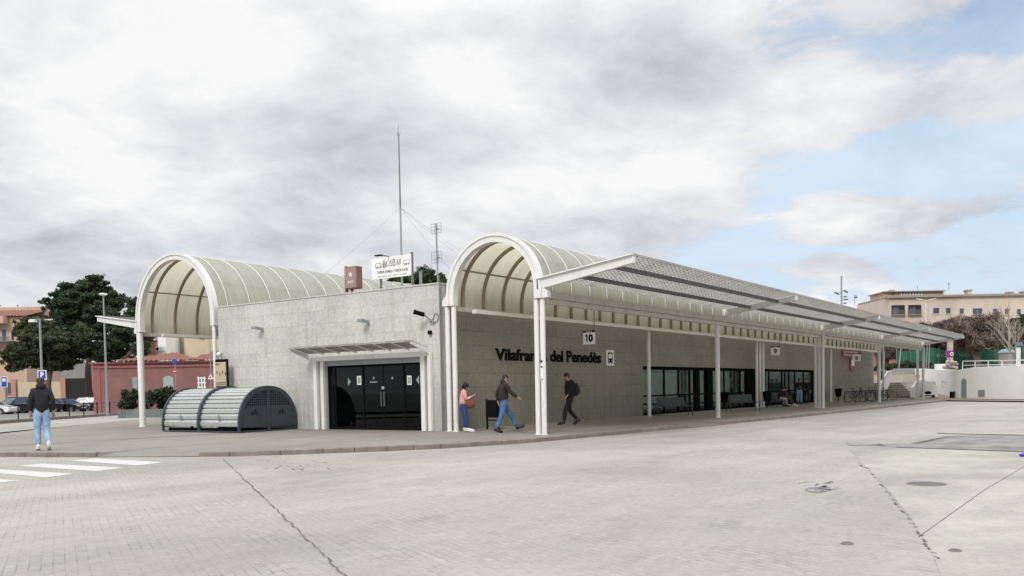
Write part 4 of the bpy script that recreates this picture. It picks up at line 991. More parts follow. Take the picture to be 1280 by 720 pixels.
def person(label, loc, heading, J, top, legs, shoes, hairmode='short', group=None, scale=1.0, hood=False, long_top=.04, cap=None, bulk=1.0):
    """J: joints in local space, x right, y forward, z up. heading: direction faced, radians in the x-y plane"""
    e = thing('person', label, 'person', loc, heading - math.pi / 2, group)
    e.scale = (scale,) * 3
    V = {k: Vector(v) for k, v in J.items()}
    hd = V['head']; up = (V['head'] - V['neck']).normalized(); fwd = Vector(J.get('look', (0, 1, 0))).normalized()
    fwd = (fwd - up * fwd.dot(up)).normalized(); side = fwd.cross(up)
    names = ['pelvis', 'waist', 'chest', 'neck', 'jaw', 'skull', 'crown']
    V['jaw'] = hd - up * .055 + fwd * .022; V['skull'] = hd + up * .03; V['crown'] = hd + up * .085 - fwd * .012
    vs = [V[n] for n in names]; rd = [(.115, .10), (.105, .09), (.12, .10), .052, .062, .083, .055]; ed = [(i, i + 1) for i in range(6)]
    def chain(start, pts, rr):
        prev = start
        for p, r in zip(pts, rr):
            vs.append(Vector(p)); rd.append(r); ed.append((prev, len(vs) - 1)); prev = len(vs) - 1
        return prev
    for s in ('l', 'r'):
        w = chain(2, [V['sh' + s], V['el' + s], V['wr' + s]], [.050, .037, .025])
        d = (V['wr' + s] - V['el' + s]).normalized(); palm = V['wr' + s] + d * .055
        p = chain(w, [palm], [.026])
        crv = Vector((0, 1, 0)) if abs(d.y) < .8 else Vector((0, 0, 1))
        sd = d.cross(crv).normalized(); bend = sd.cross(d).normalized()
        for i, L in enumerate((.070, .080, .075, .058)):
            o = (i - 1.5) * .019
            chain(p, [palm + d * .035 + sd * o, palm + d * (.035 + L * .5) + sd * o * 1.1 + bend * .010, palm + d * (.030 + L * .9) + sd * o * 1.1 + bend * .030], [.0095, .0085, .007])
        chain(w, [V['wr' + s] + d * .03 - sd * .030 + bend * .01, V['wr' + s] + d * .075 - sd * .045 + bend * .028], [.011, .008])
        chain(0, [V['hip' + s], V['kn' + s], V['an' + s], V['toe' + s]], [.072, .052, .036, .030])
    rot = Matrix((side, fwd, up)).transposed()
    def face(mb):
        def P(a, b, c): return hd + side * a + fwd * b + up * c
        mb.ell(P(0, .098, -.005), (.013, .018, .022), 8, 5, 0, rot)
        for s in (-1, 1):
            mb.ell(P(s * .080, -.005, .0), (.010, .020, .030), 8, 5, 0, rot)
            mb.ell(P(s * .031, .077, .022), (.013, .008, .007), 8, 4, 2, rot); mb.ell(P(s * .031, .083, .022), (.006, .004, .006), 6, 4, 1, rot)
            mb.obox(P(s * .031, .083, .040), side * .016, fwd * .004, up * .0035, 1)
        mb.ell(P(0, .079, -.045), (.022, .010, .006), 8, 4, 3, rot)
    body = skin_mesh('body', vs, ed, rd, ['skinA', 'hair', 'white_sign', 'lip'], e, face)
    # hair
    mb = MB()
    def hair_ell(off, r): mb.ell(hd + side * off[0] + fwd * off[1] + up * off[2], r, 14, 9, 0, rot)
    if hairmode == 'short': hair_ell((0, -.022, .045), (.092, .098, .080)); hair_ell((0, -.045, .0), (.080, .065, .075))
    elif hairmode == 'curly':
        hair_ell((0, -.03, .045), (.105, .108, .085))
        for i in range(26):
            a = random.uniform(0, 6.28); b = random.uniform(-.09, .10)
            hair_ell((.085 * math.cos(a), -.055 + .055 * math.sin(a), b), (.036, .036, .036))
    elif hairmode == 'shaved': hair_ell((0, -.012, .040), (.086, .092, .074))
    for v in range(len(mb.v)):
        x, y, z = mb.v[v]; j = .004; mb.v[v] = (x + random.uniform(-j, j), y + random.uniform(-j, j), z + random.uniform(-j, j))
    mb.build('hair', 'hair', e, 'all')
    # trousers
    tv = [V['waist'] + Vector((0, 0, .03)), V['pelvis']]; tr = [(.132, .112), (.150 + .10 * (bulk - 1), .130 + .10 * (bulk - 1))]; te = [(0, 1)]
    for s in ('l', 'r'):
        prev = 1
        mid = (V['kn' + s] + V['an' + s]) / 2
        for p, r in ((p_, r_ * (1 + (bulk - 1) * .8)) for p_, r_ in ((V['hip' + s], .098), ((V['hip' + s] + V['kn' + s]) / 2, .090), (V['kn' + s], .071), (mid, .064), (V['an' + s] + (V['kn' + s] - V['an' + s]) * .10, .056))):
            tv.append(p); tr.append(r); te.append((prev, len(tv) - 1)); prev = len(tv) - 1
    skin_mesh('trousers', tv, te, tr, legs, e)
    # top
    lo = V['pelvis'] + (V['pelvis'] - V['waist']).normalized() * (long_top + .03)
    tv = [lo, V['waist'], V['chest'], V['neck'] - (V['neck'] - V['chest']) * .25]; tr = [(.160 * bulk, .135 * bulk), (.150 * bulk, .130 * bulk), (.165 * bulk, .135 * bulk), .080]; te = [(0, 1), (1, 2), (2, 3)]
    for s in ('l', 'r'):
        prev = 2
        for p, r in ((V['sh' + s], .082 * bulk), ((V['sh' + s] + V['el' + s]) / 2, .070 * bulk), (V['el' + s], .060 * bulk), (V['wr' + s] + (V['el' + s] - V['wr' + s]) * .08, .046)):
            tv.append(p); tr.append(r); te.append((prev, len(tv) - 1)); prev = len(tv) - 1
    def hoodf(mb):
        if hood:
            c = V['neck'] - fwd * .06 + up * .02
            mb.ell(c, (.115, .075, .085), 14, 8, 0, rot)
    skin_mesh('jacket', tv, te, tr, top, e, hoodf)
    for s in ('l', 'r'):
        a, t = V['an' + s], V['toe' + s]; d = (t - a); L = d.length; d.normalize()
        sh = Vector((d.y, -d.x, 0)); sh = sh.normalized() if sh.length > .01 else Vector((1, 0, 0)); u = sh.cross(d).normalized()
        if u.z < 0: u = -u
        q = MB(); sr = Matrix((sh, d, u)).transposed()
        c = (a + t) / 2 - u * .0
        q.ell(c + d * .0, (.047, .142, .048), 12, 8, 0, sr); q.ell(a + u * .015 - d * .01, (.045, .06, .055), 12, 8, 0, sr)
        q.obox(c - u * .040, sh * .044, d * .135, u * .012, 1)
        q.build('shoe', [shoes, 'rubber' if shoes != 'shoe_white' else 'shoe_white'], e, 'all')
    if cap: 
        q = MB(); q.ell(hd + up * .055 - fwd * .012, (.096, .104, .062), 14, 8, 0, rot); q.obox(hd + up * .045 + fwd * .12, side * .06, fwd * .05, up * .006, 0); q.build('cap', cap, e, 'all')
    return e
M['lip'] = mat('lips', (0.30, 0.11, 0.09), 0.5)

STAND = dict(pelvis=(0, 0, .95), waist=(0, 0, 1.10), chest=(0, 0, 1.32), neck=(0, .005, 1.50), head=(0, .03, 1.63),
             shl=(-.17, 0, 1.42), shr=(.17, 0, 1.42), ell=(-.22, -.02, 1.14), elr=(.22, -.02, 1.14), wrl=(-.23, .04, .90), wrr=(.23, .04, .90),
             hipl=(-.09, 0, .90), hipr=(.09, 0, .90), knl=(-.10, .02, .50), knr=(.10, .02, .50), anl=(-.10, -.02, .09), anr=(.10, -.02, .09), toel=(-.11, .17, .05), toer=(.11, .17, .05))
def pose(**k): d = dict(STAND); d.update(k); return d

# man walking away on the left (seen from behind)
p = at_z(54, 561.5, -.04)
away = math.atan2(p.y, p.x)
person('person in dark hooded jacket and pale jeans walking away at the left', (p.x, p.y, zpave(p.x, p.y)), away + .05,
       pose(knl=(-.10, .06, .50), anl=(-.10, .0, .09), toel=(-.10, .19, .05), knr=(.09, .04, .50), anr=(.11, -.26, .17), toer=(.13, -.10, .045),
            ell=(-.24, -.03, 1.15), wrl=(-.23, .06, .92), elr=(.24, -.06, 1.16), wrr=(.25, .03, .92), head=(0, .05, 1.62)),
       'cloth_navy', 'jeans_light', 'shoe_white', hood=True, long_top=.08, scale=1.14, bulk=1.20)
# woman with phone leaning on the column
p = at_z(580.5, 540, -.01)
person('person with curly hair and pink top leaning on the white column', (p.x + .0, p.y, zpave(p.x, p.y)), R(-48),
       pose(pelvis=(0, -.02, .90), waist=(0, -.03, 1.06), chest=(0, -.02, 1.27), neck=(0, .03, 1.43), head=(0, .09, 1.53), look=(0, 1, -.55),
            shl=(-.15, 0, 1.35), shr=(.15, 0, 1.35), ell=(-.19, .06, 1.10), elr=(.19, .06, 1.10), wrl=(-.06, .28, 1.20), wrr=(.08, .28, 1.20),
            hipl=(-.09, -.02, .86), hipr=(.09, -.02, .86), knl=(-.09, .04, .48), knr=(.09, .07, .48), anl=(-.08, .03, .09), anr=(.09, .12, .09), toel=(-.10, .22, .05), toer=(.12, .31, .05)),
       'cloth_pink', 'jeans_royal', 'shoe_white', 'curly', scale=.97, long_top=.04, bulk=1.15)
wp = Vector((p.x, p.y, zpave(p.x, p.y))); wh = R(-48)
def loc_w(v): 
    c, s = math.cos(wh - math.pi / 2), math.sin(wh - math.pi / 2); return wp + Vector((v[0] * c - v[1] * s, v[0] * s + v[1] * c, v[2])) * .97
e = thing('shoulder_bag', 'brown leather shoulder bag hanging at the hip of the person in pink', 'bag', loc_w((.14, .20, .93)), wh - math.pi / 2)
MB().ell((0, 0, 0), (.09, .17, .13), 14, 9).build('bag_body', 'leather', e, 'all')
MB().obox((.07, 0, .04), (.02, 0, 0), (0, .14, 0), (0, 0, .07)).build('flap', 'leather', e, bevel=.02)
k = MB(); k.path([(0, -.14, .08), (-.02, -.22, .22), (-.12, -.30, .42), (-.22, -.28, .46), (-.30, -.20, .42), (-.16, .0, .30), (-.04, .12, .12), (0, .14, .08)], .012, 6); k.build('strap', 'leather', e)
e = thing('mobile_phone', 'dark phone held in front of the person in pink', 'phone', loc_w((.01, .365, 1.225)), wh - math.pi / 2)
MB().obox((0, 0, 0), (.036, 0, 0), (0, .045, .055), (0, -.004, .0035)).build('case', 'black', e, bevel=.003)
MB().obox((0, -.0045, .004), (.032, 0, 0), (0, .042, .051), (0, -.0005, .0005)).build('screen', 'shade_glass', e)
# man walking right in dark jacket
p = at_z(630, 541.5, -.05)
hw = R(-36)
person('person in a dark olive jacket and blue jeans striding to the right', (p.x, p.y, zpave(p.x, p.y)), hw,
       pose(pelvis=(0, 0, .92), waist=(0, .01, 1.08), chest=(0, .02, 1.31), neck=(0, .04, 1.49), head=(0, .07, 1.62),
            knl=(-.09, .26, .52), anl=(-.09, .46, .14), toel=(-.09, .64, .19), knr=(.09, -.10, .50), anr=(.09, -.28, .10), toer=(.09, -.10, .05),
            shl=(-.17, .02, 1.42), shr=(.17, .02, 1.42), elr=(.23, .16, 1.20), wrr=(.24, .38, 1.04), ell=(-.22, -.14, 1.18), wrl=(-.22, -.10, .93)),
       'cloth_brown', 'jeans_blue', 'shoe_dark', 'shaved', hood=True, long_top=.08, scale=1.08, bulk=1.15)
# man walking left with backpack
p = at_z(713, 531, -.02)
hm = R(146)
person('person dressed in black with a backpack walking to the left by the stone wall', (p.x, p.y, zpave(p.x, p.y)), hm,
       pose(pelvis=(0, 0, .92), waist=(0, .01, 1.08), chest=(0, .03, 1.31), neck=(0, .07, 1.49), head=(0, .12, 1.61), look=(0, 1, -.3),
            knl=(-.08, .20, .51), anl=(-.08, .28, .10), toel=(-.08, .46, .07), knr=(.08, .0, .50), anr=(.08, -.32, .15), toer=(.08, -.17, .05),
            elr=(.20, -.03, 1.16), wrr=(.18, .12, .98), ell=(-.20, .02, 1.15), wrl=(-.18, .17, .98)),
       'cloth_black', 'cloth_black', 'shoe_dark', 'short', long_top=.10, scale=1.13, bulk=1.20)
c, s = math.cos(hm - math.pi / 2), math.sin(hm - math.pi / 2)
e = thing('backpack', 'round black backpack worn by the person walking left', 'backpack', (p.x + .25 * s, p.y - .25 * c, 1.33 + zpave(p.x, p.y)), hm - math.pi / 2)
MB().ell((0, 0, 0), (.16, .14, .25), 14, 9).build('bag_body', 'rubber', e, 'all'); MB().ell((0, -.10, -.06), (.12, .06, .13), 12, 8).build('pocket', 'rubber', e, 'all')
for s_ in (-1, 1): k = MB(); k.path([(s_ * .10, .06, .18), (s_ * .14, .20, .26), (s_ * .14, .34, .16), (s_ * .13, .34, .0), (s_ * .12, .2, -.14), (s_ * .10, .06, -.18)], .016, 6); k.build('strap', 'rubber', e)

def seat_pose(lean=0.0, kx=0.0):
    return pose(pelvis=(0, 0, .50), waist=(0, .04 + lean * .3, .64), chest=(0, .12 + lean * .7, .84), neck=(0, .20 + lean, 1.00), head=(0, .27 + lean * 1.2, 1.10), look=(0, 1, -.4),
                shl=(-.16, .15 + lean * .8, .93), shr=(.16, .15 + lean * .8, .93), ell=(-.20, .22 + lean, .68), elr=(.20, .22 + lean, .68), wrl=(-.08, .42, .64), wrr=(.08, .42, .64),
                hipl=(-.09, .02, .47), hipr=(.09, .02, .47), knl=(-.10, .44, .50), knr=(.10, .46, .50), anl=(-.10, .42, .10), anr=(.10, .50 + kx, .10), toel=(-.11, .60, .05), toer=(.11, .68 + kx, .05))
p = at_z(972, 510, -.03); hs = R(-75)
y_b = 17.75
px_ = at_y(974, 505, y_b).x
person('seated person in a dark jacket and pale grey trousers on the far bench', (px_, y_b, zpave(px_, y_b)), R(-30), seat_pose(.06), 'cloth_navy', 'cloth_grey', 'shoe_dark', 'short', cap='cloth_black')
person('seated person in dark red on the far bench with legs stretched out', (px_ + .95, y_b + .15, zpave(px_, y_b)), R(-50), seat_pose(.0, .25), 'cloth_red', 'cloth_tan', 'shoe_white', 'short')
q = at_y(999.5, 503, 18.3)
person('standing person in black with pale jeans, left of the two by the far windows', (q.x, 18.3, zpave(q.x, 18.3)), R(200), pose(wrl=(-.08, .26, 1.15), ell=(-.21, .02, 1.12), wrr=(.10, .24, 1.1)), 'cloth_black', 'jeans_light', 'shoe_dark', 'short')
q = at_y(1008.5, 503, 18.2)
person('standing person in black, right of the two by the far windows', (q.x, 18.2, zpave(q.x, 18.2)), R(190), pose(wrr=(.12, .2, 1.0)), 'cloth_navy', 'cloth_navy', 'shoe_dark', 'short')

# ------------------------------------------------------------------ benches, bins, bikes
def bench(name='bench'):
    e = thing(name, 'grey sheet metal bench with sloping back', 'bench')
    MB().obox((0, 0, .44), (.95, 0, 0), (0, .22, -.01), (0, 0, .015)).build('seat', 'bench_metal', e, bevel=.01)
    k = MB(); k.obox((0, .29, .66), (.72, 0, 0), (0, .045, .20), (0, .012, -.002)); k.build('backrest', 'bench_metal', e, bevel=.01)
    for s in (-.88, .88):
        k = MB(); k.path([(s, -.20, 0), (s, -.20, .40), (s, -.17, .45), (s, .18, .45), (s, .22, .40), (s, .22, 0)], .022, 8); k.build('leg', 'bench_metal', e, True)
    for s in (-.6, .6):
        k = MB(); k.bar((s, .18, .43), (s, .34, .86), .04, .02); k.build('back_support', 'bench_metal', e)
    return e
bz = bench(); bgrp = 'metal benches along the glazed front'
def put_bench(px, y, label, rz=0, first=False):
    x = at_y(px, 510, y).x
    if first: bz.location = (x, y, zpave(x, y)); bz.rotation_euler = (0, 0, rz); bz['label'] = label; bz['group'] = bgrp
    else: dup(bz, (x, y, zpave(x, y)), rz, label, bgrp)
put_bench(842, 17.7, 'grey metal bench just right of the first wall-side column', R(-38), True)
put_bench(929, 17.3, 'grey metal bench just left of the three slim wall-side columns', R(-38))
x = px_ + .3; dup(bz, (x, y_b + .0, zpave(x, y_b)), R(-10), 'dark bench under the seated people by the far windows', bgrp)
# hoop by the first bench
x = at_y(820, 510, 18.3).x
def front_bin():
    e = thing('litter_bin', 'black square litter bin on a frame between the standing and the striding person', 'litter bin')
    k = MB(); k.box(-.20, .20, -.16, .16, .42, 1.02); k.build('container', 'black', e, bevel=.02)
    MB().box(-.17, .17, -.13, .13, 1.021, 1.03).build('opening', 'dark_steel', e)
    for s in (-.21, .21): MB().box(s - .025, s + .025, -.03, .03, 0, 1.06).build('leg', 'black', e)
    MB().box(-.20, .20, -.02, .02, .30, .34).build('crossbar', 'black', e)
    return e
fb = front_bin(); q = at_y(614, 530, 18.1); fb.location = (q.x + .1, 18.1, zpave(q.x, 18.1)); fb.rotation_euler = (0, 0, R(-75))
def small_bin():
    e = thing('waste_bin', 'dark tapered waste bin', 'waste bin')
    MB().tube((0, 0, .36), (0, 0, .95), .19, .26, n=18).build('bucket', 'black', e, True)
    k = MB(); k.path([(.255 * math.cos(t / 18 * 6.2832), .255 * math.sin(t / 18 * 6.2832), .95) for t in range(18)], .018, 6, closed=True); k.build('rim', 'black', e, True)
    for s in (-.09, .09): MB().tube((s, 0, 0), (s, 0, .38), .02).build('leg', 'black', e)
    return e
sb = small_bin(); x = at_y(959, 505, 17.9).x; sb.location = (x, 17.9, zpave(x, 17.9)); sb['label'] = 'dark tapered waste bin beside the three slim columns left of the seated people'; sb['group'] = 'tapered waste bins'
x = at_y(1048, 505, 18.2).x; dup(sb, (x, 18.2, zpave(x, 18.2)), 0, 'dark tapered waste bin on two legs left of the bicycles', 'tapered waste bins')

def bicycle():
    e = thing('bicycle', 'black bicycle', 'bicycle')
    for x in (-.52, .52):
        wv = MB(); wv.path([(x + .33 * math.cos(t / 24 * 6.2832), 0, .35 + .33 * math.sin(t / 24 * 6.2832)) for t in range(24)], .022, 6, closed=True)
        wh_ = wv.build('wheel', 'rubber', e, True)
        sp_ = MB()
        for i in range(12): a = i * math.pi / 6; sp_.tube((x, 0, .35), (x + .31 * math.cos(a), 0, .35 + .31 * math.sin(a)), .003, n=4)
        sp_.tube((x, -.04, .35), (x, .04, .35), .025); sp_.build('spokes', 'alloy', wh_)
    fr = MB(); A, B, C, D, E_ = (-.52, 0, .35), (-.12, 0, .32), (-.22, 0, .80), (.36, 0, .82), (.52, 0, .35)
    for a, b in ((A, B), (A, C), (B, C), (B, D), (C, D), (D, E_)): fr.tube(a, b, .018, n=8)
    fr.build('frame', 'black', e, True)
    k = MB(); k.tube(C, (-.25, 0, .95), .014); k.ell((-.24, 0, .97), (.13, .06, .03)); k.build('saddle', 'black', e, True)
    k = MB(); k.tube(D, (.33, 0, .98), .014); k.path([(.38, -.28, .98), (.34, -.12, 1.0), (.33, 0, 1.0), (.34, .12, 1.0), (.38, .28, .98)], .014); k.build('handlebar', 'black', e, True)
    k = MB(); k.path([(-.12 + .09 * math.cos(t / 16 * 6.2832), -.05, .32 + .09 * math.sin(t / 16 * 6.2832)) for t in range(16)], .01, 5, closed=True); k.bar((-.12, -.06, .32), (-.02, -.1, .20), .02, .02); k.bar((-.12, .06, .32), (-.22, .1, .44), .02, .02); k.build('crank', 'alloy', e)
    return e
bk = bicycle(); bk['group'] = 'bicycles at the far racks'
def put_bike(px, y, rz, label, first=False):
    x = at_y(px, 500, y).x
    if first: bk.location = (x, y, zpave(x, y)); bk.rotation_euler = (0, 0, rz); bk['label'] = label
    else: dup(bk, (x, y, zpave(x, y)), rz, label, 'bicycles at the far racks')
put_bike(1070, 16.6, R(-62), 'black bicycle at the left end of the far rack', True)
put_bike(1080, 16.4, R(-62), 'black bicycle second from the left in the far rack')
put_bike(1096, 16.2, R(118), 'black bicycle partly behind the white column at the far end')
put_bike(1108, 15.9, R(-58), 'black bicycle rightmost in front of the stair')
def rack():
    e = thing('cycle_rack', 'dark tubular cycle hoop', 'cycle rack')
    k = MB(); k.path([(-.38, 0, 0), (-.38, 0, .70), (-.33, 0, .78), (.33, 0, .78), (.38, 0, .70), (.38, 0, 0)], .024, 8); k.build('hoop', 'black', e, True)
    return e
rk = rack(); labs = ['dark cycle hoop beside the left bicycle', 'dark cycle hoop between the two left bicycles', 'dark cycle hoop left of the far white column', 'dark cycle hoop right of the far white column']
for i, px in enumerate((1063, 1075, 1088, 1103)):
    x = at_y(px, 500, 16.6).x
    if i == 0: rk.location = (x, 16.6, zpave(x, 16.6)); rk.rotation_euler = (0, 0, R(-62)); rk['label'] = labs[0]; rk['group'] = 'cycle hoops'
    else: dup(rk, (x, 16.6, zpave(x, 16.6)), R(-62), labs[i], 'cycle hoops')

# ------------------------------------------------------------------ cars
def car(kind, paint, label):
    e = thing('parked_car', label, 'car')
    L = 4.3 if kind != 'sedan' else 4.6; h = 1.48 if kind == 'hatch' else 1.42; hw = .86
    if kind == 'suv': h = 1.62
    x0, x1 = -L / 2, L / 2
    def arch(cx, r=.36, n=8): return [(cx + r * math.cos(math.pi * i / n), .28 + r * math.sin(math.pi * i / n) * 1.0) for i in range(n + 1)]
    wf, wr = x1 - .82, x0 + .80
    belt = .92 if kind != 'suv' else 1.0
    # lower body side outline (x forward)
    low = [(x0 + .06, .30)] + list(reversed(arch(wr))) + list(reversed(arch(wf))) + [(x1 - .10, .28), (x1, .42), (x1 - .02, .68), (x1 - .22, .78), (x1 - 1.15, belt), (x0 + .45, belt + .04), (x0 + .06, belt), (x0, .60)]
    k = MB(); n = len(low); v = []
    for y, s in ((-hw, .985), (-hw * .97, 1.0), (hw * .97, 1.0), (hw, .985)): pass
    v = [(p[0], -hw, p[1]) for p in low] + [(p[0], hw, p[1]) for p in low]
    k.add(v, [tuple(range(n)), tuple(range(2 * n - 1, n - 1, -1))] + [(i, n + i, n + (i + 1) % n, (i + 1) % n) for i in range(n)])
    k.build('body', paint, e, True, bevel=.06)
    if kind == 'sedan': g_ = [(x1 - 1.25, belt - .02), (x1 - 1.95, h - .05), (x0 + 1.75, h - .04), (x0 + .75, belt + .02)]
    else: g_ = [(x1 - 1.15, belt - .02), (x1 - 1.9, h - .06), (x0 + .75, h - .05), (x0 + .22, belt + .02)]
    def cabin(shr, z_add, mats, nm, gl, par):
        k = MB(); v = []
        for (x, z) in gl:
            t = (z - belt) / (h - belt); yy = (hw - .05) - .17 * max(0, t) + shr
            v += [(x, -yy, z + z_add), (x, yy, z + z_add)]
        k.add(v, [(0, 1, 3, 2), (2, 3, 5, 4), (4, 5, 7, 6), (0, 2, 4, 6), (1, 7, 5, 3), (0, 6, 7, 1)]); return k.build(nm, mats, par, False)
    cab = cabin(0, 0, 'shade_glass', 'windows', g_, e)
    k = MB(); yy = hw - .05 - .17
    k.box(g_[2][0] - .05, g_[1][0] + .05, -yy - .012, yy + .012, h - .075, h - .01); k.build('roof', paint, e, True, bevel=.03)
    k = MB()
    for s in (-1, 1):
        yb_, yt = s * (hw - .045), s * (yy + .008)
        for a, b in ((g_[0], g_[1]), (g_[3], g_[2])): k.bar((a[0], yb_, a[1]), (b[0], yt, b[1] - .02), .06, .05)
        xm = (g_[1][0] + g_[2][0]) / 2; k.bar((xm, yb_, belt), (xm, yt, h - .05), .08, .03)
    k.build('pillars', paint, e)
    for cx in (wf, wr):
        for s in (-1, 1):
            w_ = MB(); w_.tube((cx, s * (hw - .20), .32), (cx, s * (hw + .005), .32), .32, n=20); wo = w_.build('wheel', 'rubber', e, True)
            r_ = MB(); r_.tube((cx, s * (hw + .006), .32), (cx, s * (hw + .014), .32), .20, n=16)
            r_.build('rim', 'alloy', wo)
    for s in (-1, 1):
        MB().obox((x1 - .08, s * (hw - .20), .66), (.06, 0, 0), (0, .16, 0), (0, 0, .07)).build('headlight', 'head', e, bevel=.02)
        MB().obox((x0 + .03, s * (hw - .16), .78), (.05, 0, 0), (0, .14, 0), (0, 0, .10)).build('tail_light', 'tail', e, bevel=.02)
        MB().obox((x1 - 1.45, s * (hw + .07), belt + .06), (.07, 0, 0), (0, .08, 0), (0, 0, .06)).build('mirror', paint, e, bevel=.02)
    MB().box(x1 - .02, x1 + .006, -.26, .26, .42, .53).build('number_plate', 'plate', e); MB().box(x0 - .012, x0 + .02, -.26, .26, .50, .61).build('number_plate', 'plate', e)
    return e
for nm, col in (('car_black', (.008, .009, .012)), ('car_grey', (.025, .027, .032)), ('car_navy', (.012, .022, .06)), ('car_white', (.7, .7, .7))):
    M[nm] = mat(nm, col, 0.25, 0.1, var=.05, coat=.6)
viewdir = math.atan2(1, .6)
def put_car(kind, paint, px, D, rz, label, z=-.10):
    p = at_d(px, 500, D); e = car(kind, paint, label); e.location = (p.x, p.y, z); e.rotation_euler = (0, 0, rz); e['group'] = 'cars parked along the far street'; return e
E1 = math.atan2(-RH.y, -RH.x)     # facing image left
put_car('hatch', 'car_white', -13, 78, E1 + R(180), 'white car cut by the left edge of the frame')
put_car('suv', 'car_grey', 19, 82, E1 + R(60), 'dark grey hatchback leftmost in full view of the parked cars')
put_car('hatch', 'car_black', 45, 84, E1 + R(40), 'black hatchback just left of the walking person')
put_car('sedan', 'car_black', 80, 86, E1 + R(165), 'black saloon just right of the walking person')
put_car('hatch', 'car_navy', 104, 88, E1 + R(8), 'dark blue hatchback in the middle of the parked row')
put_car('sedan', 'car_black', 138, 90, E1 + R(188), 'black saloon right of the tall lamp post')

# ------------------------------------------------------------------ low fence, lamps, signs on the left
FA, FB = at_z(-60, 534, 0), at_z(152, 518.5, 0)
e = thing('low_fence', 'low dark post and rail fence on a stone kerb at the left', 'fence', tuple((FA + FB) / 2), world=True)
k = MB(); k.bar(FA + Vector((0, 0, .09)), FB + Vector((0, 0, .09)), .3, .18); k.build('kerb_wall', 'kerb', e)
n = 10
for i in range(n + 1):
    p = FA.lerp(FB, i / n); MB().tube((p.x, p.y, 0), (p.x, p.y, 1.0), .035).build('post', 'black', e, True)
for z in (.93,):
    k = MB(); k.tube(FA + Vector((0, 0, z)), FB + Vector((0, 0, z)), .012); k.build('rail', 'black', e)
# darker street beyond
d = (FB - FA).normalized(); nn = Vector((-d.y, d.x, 0))
if nn.y < 0: nn = -nn
def band(nm, o0, o1, z, mt):
    k = MB(); A, B = FA - d * 60, FB + d * 60; k.add([A + nn * o0 + Vector((0, 0, z)), B + nn * o0 + Vector((0, 0, z)), B + nn * o1 + Vector((0, 0, z)), A + nn * o1 + Vector((0, 0, z))], [(0, 1, 2, 3)]); structure(k.build(nm, mt))
M['street'] = paving_mat('street_asphalt', (0.20, 0.195, 0.19), 30, 30, 0, .9, .01, .2)
band('street', 6, 60, .006, 'street')
# bright strips of paving in front of the fence
band('paving_strip', -6.5, -.5, .004, 'road')

def lamp_disc():
    D = 62; b = at_d(134.5, 519, D); t = at_d(130.5, 370, D)
    e = thing('street_lamp', 'tall grey street lamp with a flat disc head left of the vault', 'street lamp', (b.x, b.y, 0), world=True)
    k = MB(); k.tube((b.x, b.y, -.02), (b.x, b.y, t.z), .09, .05); k.tube((b.x, b.y, 0), (b.x, b.y, 1.1), .11, .11); k.build('pole', 'lamp_metal', e, True)
    k = MB(); k.tube((b.x, b.y, t.z), (b.x, b.y, t.z + .10), .10, .30, n=20); k.tube((b.x, b.y, t.z + .10), (b.x, b.y, t.z + .18), .30, .22, n=20); k.build('lamp_head', 'white_metal', e, True)
lamp_disc()
D = 80; b = at_d(54, 512, D); t = at_d(48, 399, D)
e = thing('street_lamp', 'grey street lamp with a short arm and square head at the left', 'street lamp', (b.x, b.y, 0), world=True)
k = MB(); k.tube((b.x, b.y, -.1), (b.x, b.y, t.z), .12, .09); k.build('pole', 'lamp_metal', e, True)
k = MB(); k.bar(Vector((b.x, b.y, t.z)), Vector((b.x, b.y, t.z)) - RH * .9, .08, .08); k.build('arm', 'lamp_metal', e)
k = MB(); c = Vector((b.x, b.y, t.z - .16)) - RH * .62; k.obox(c, RH * .28, FH * .25, (0, 0, .11)); k.build('lamp_head', 'white_metal', e, bevel=.03)
def flat_sign(px0, py0, px1, py1, D, name, label, cat, build, polepx=None, polebase=515, back='lamp_metal'):
    a, b = at_d(px0, py0, D), at_d(px1, py1, D); c = (a + b) / 2; w_ = (b - a).dot(RH); h_ = a.z - b.z
    e = thing(name, label, cat, (c.x, c.y, 0), world=True)
    k = MB(); k.obox(c, RH * w_ / 2, FH * .02, (0, 0, h_ / 2)); k.build('plate', 'white_sign', e)
    build(e, c - FH * .024, w_, h_)
    if polepx:
        k = MB(); k.tube(Vector((c.x, c.y, -.1)) + FH * .08, Vector((c.x, c.y, a.z)) + FH * .08, .04); k.build('pole', back, e)
    return e
def pk(e, c, w_, h_):
    k = MB(); k.obox(c, RH * (w_ / 2 - .06), FH * .003, (0, 0, h_ / 2 - .06)); k.build('blue_face', 'blue_sign', e)
    k = MB(); put_text(k, 'P', c - FH * .006 - RH * w_ * .18 - Vector((0, 0, h_ * .30)), RH, ext=.004, bold=.03, fit_w=w_ * .38, fit_h=h_ * .6, nrm=-FH); k.build('letter', 'white_sign', e)
flat_sign(47, 463, 58.5, 474.5, 70, 'parking_sign', 'square blue parking sign with white letter P above the walking person', 'parking sign', pk, True)
def bs_(e, c, w_, h_):
    k = MB(); k.obox(c, RH * (w_ / 2 - .04), FH * .003, (0, 0, h_ / 2 - .04)); k.build('blue_face', 'blue_sign', e)
    k = MB(); k.obox(c - FH * .006 + Vector((0, 0, h_ * .22)), RH * w_ * .26, FH * .003, (0, 0, h_ * .10)); k.obox(c - FH * .006 + Vector((0, 0, h_ * .05)), RH * w_ * .3, FH * .003, (0, 0, h_ * .02)); k.build('bus_symbol', 'white_sign', e)
flat_sign(1.0, 471, 9.5, 484, 78, 'bus_stop_sign', 'blue bus stop sign on a thin pole at the left edge', 'bus stop sign', bs_, True)
# person behind walking man: dark reddish figure
q = at_d(38, 511, 79)
person('person in dark red half hidden behind the parked black car at the left', (q.x, q.y, -.10), E1, pose(), 'red_sign', 'cloth_black', 'shoe_dark', 'short')
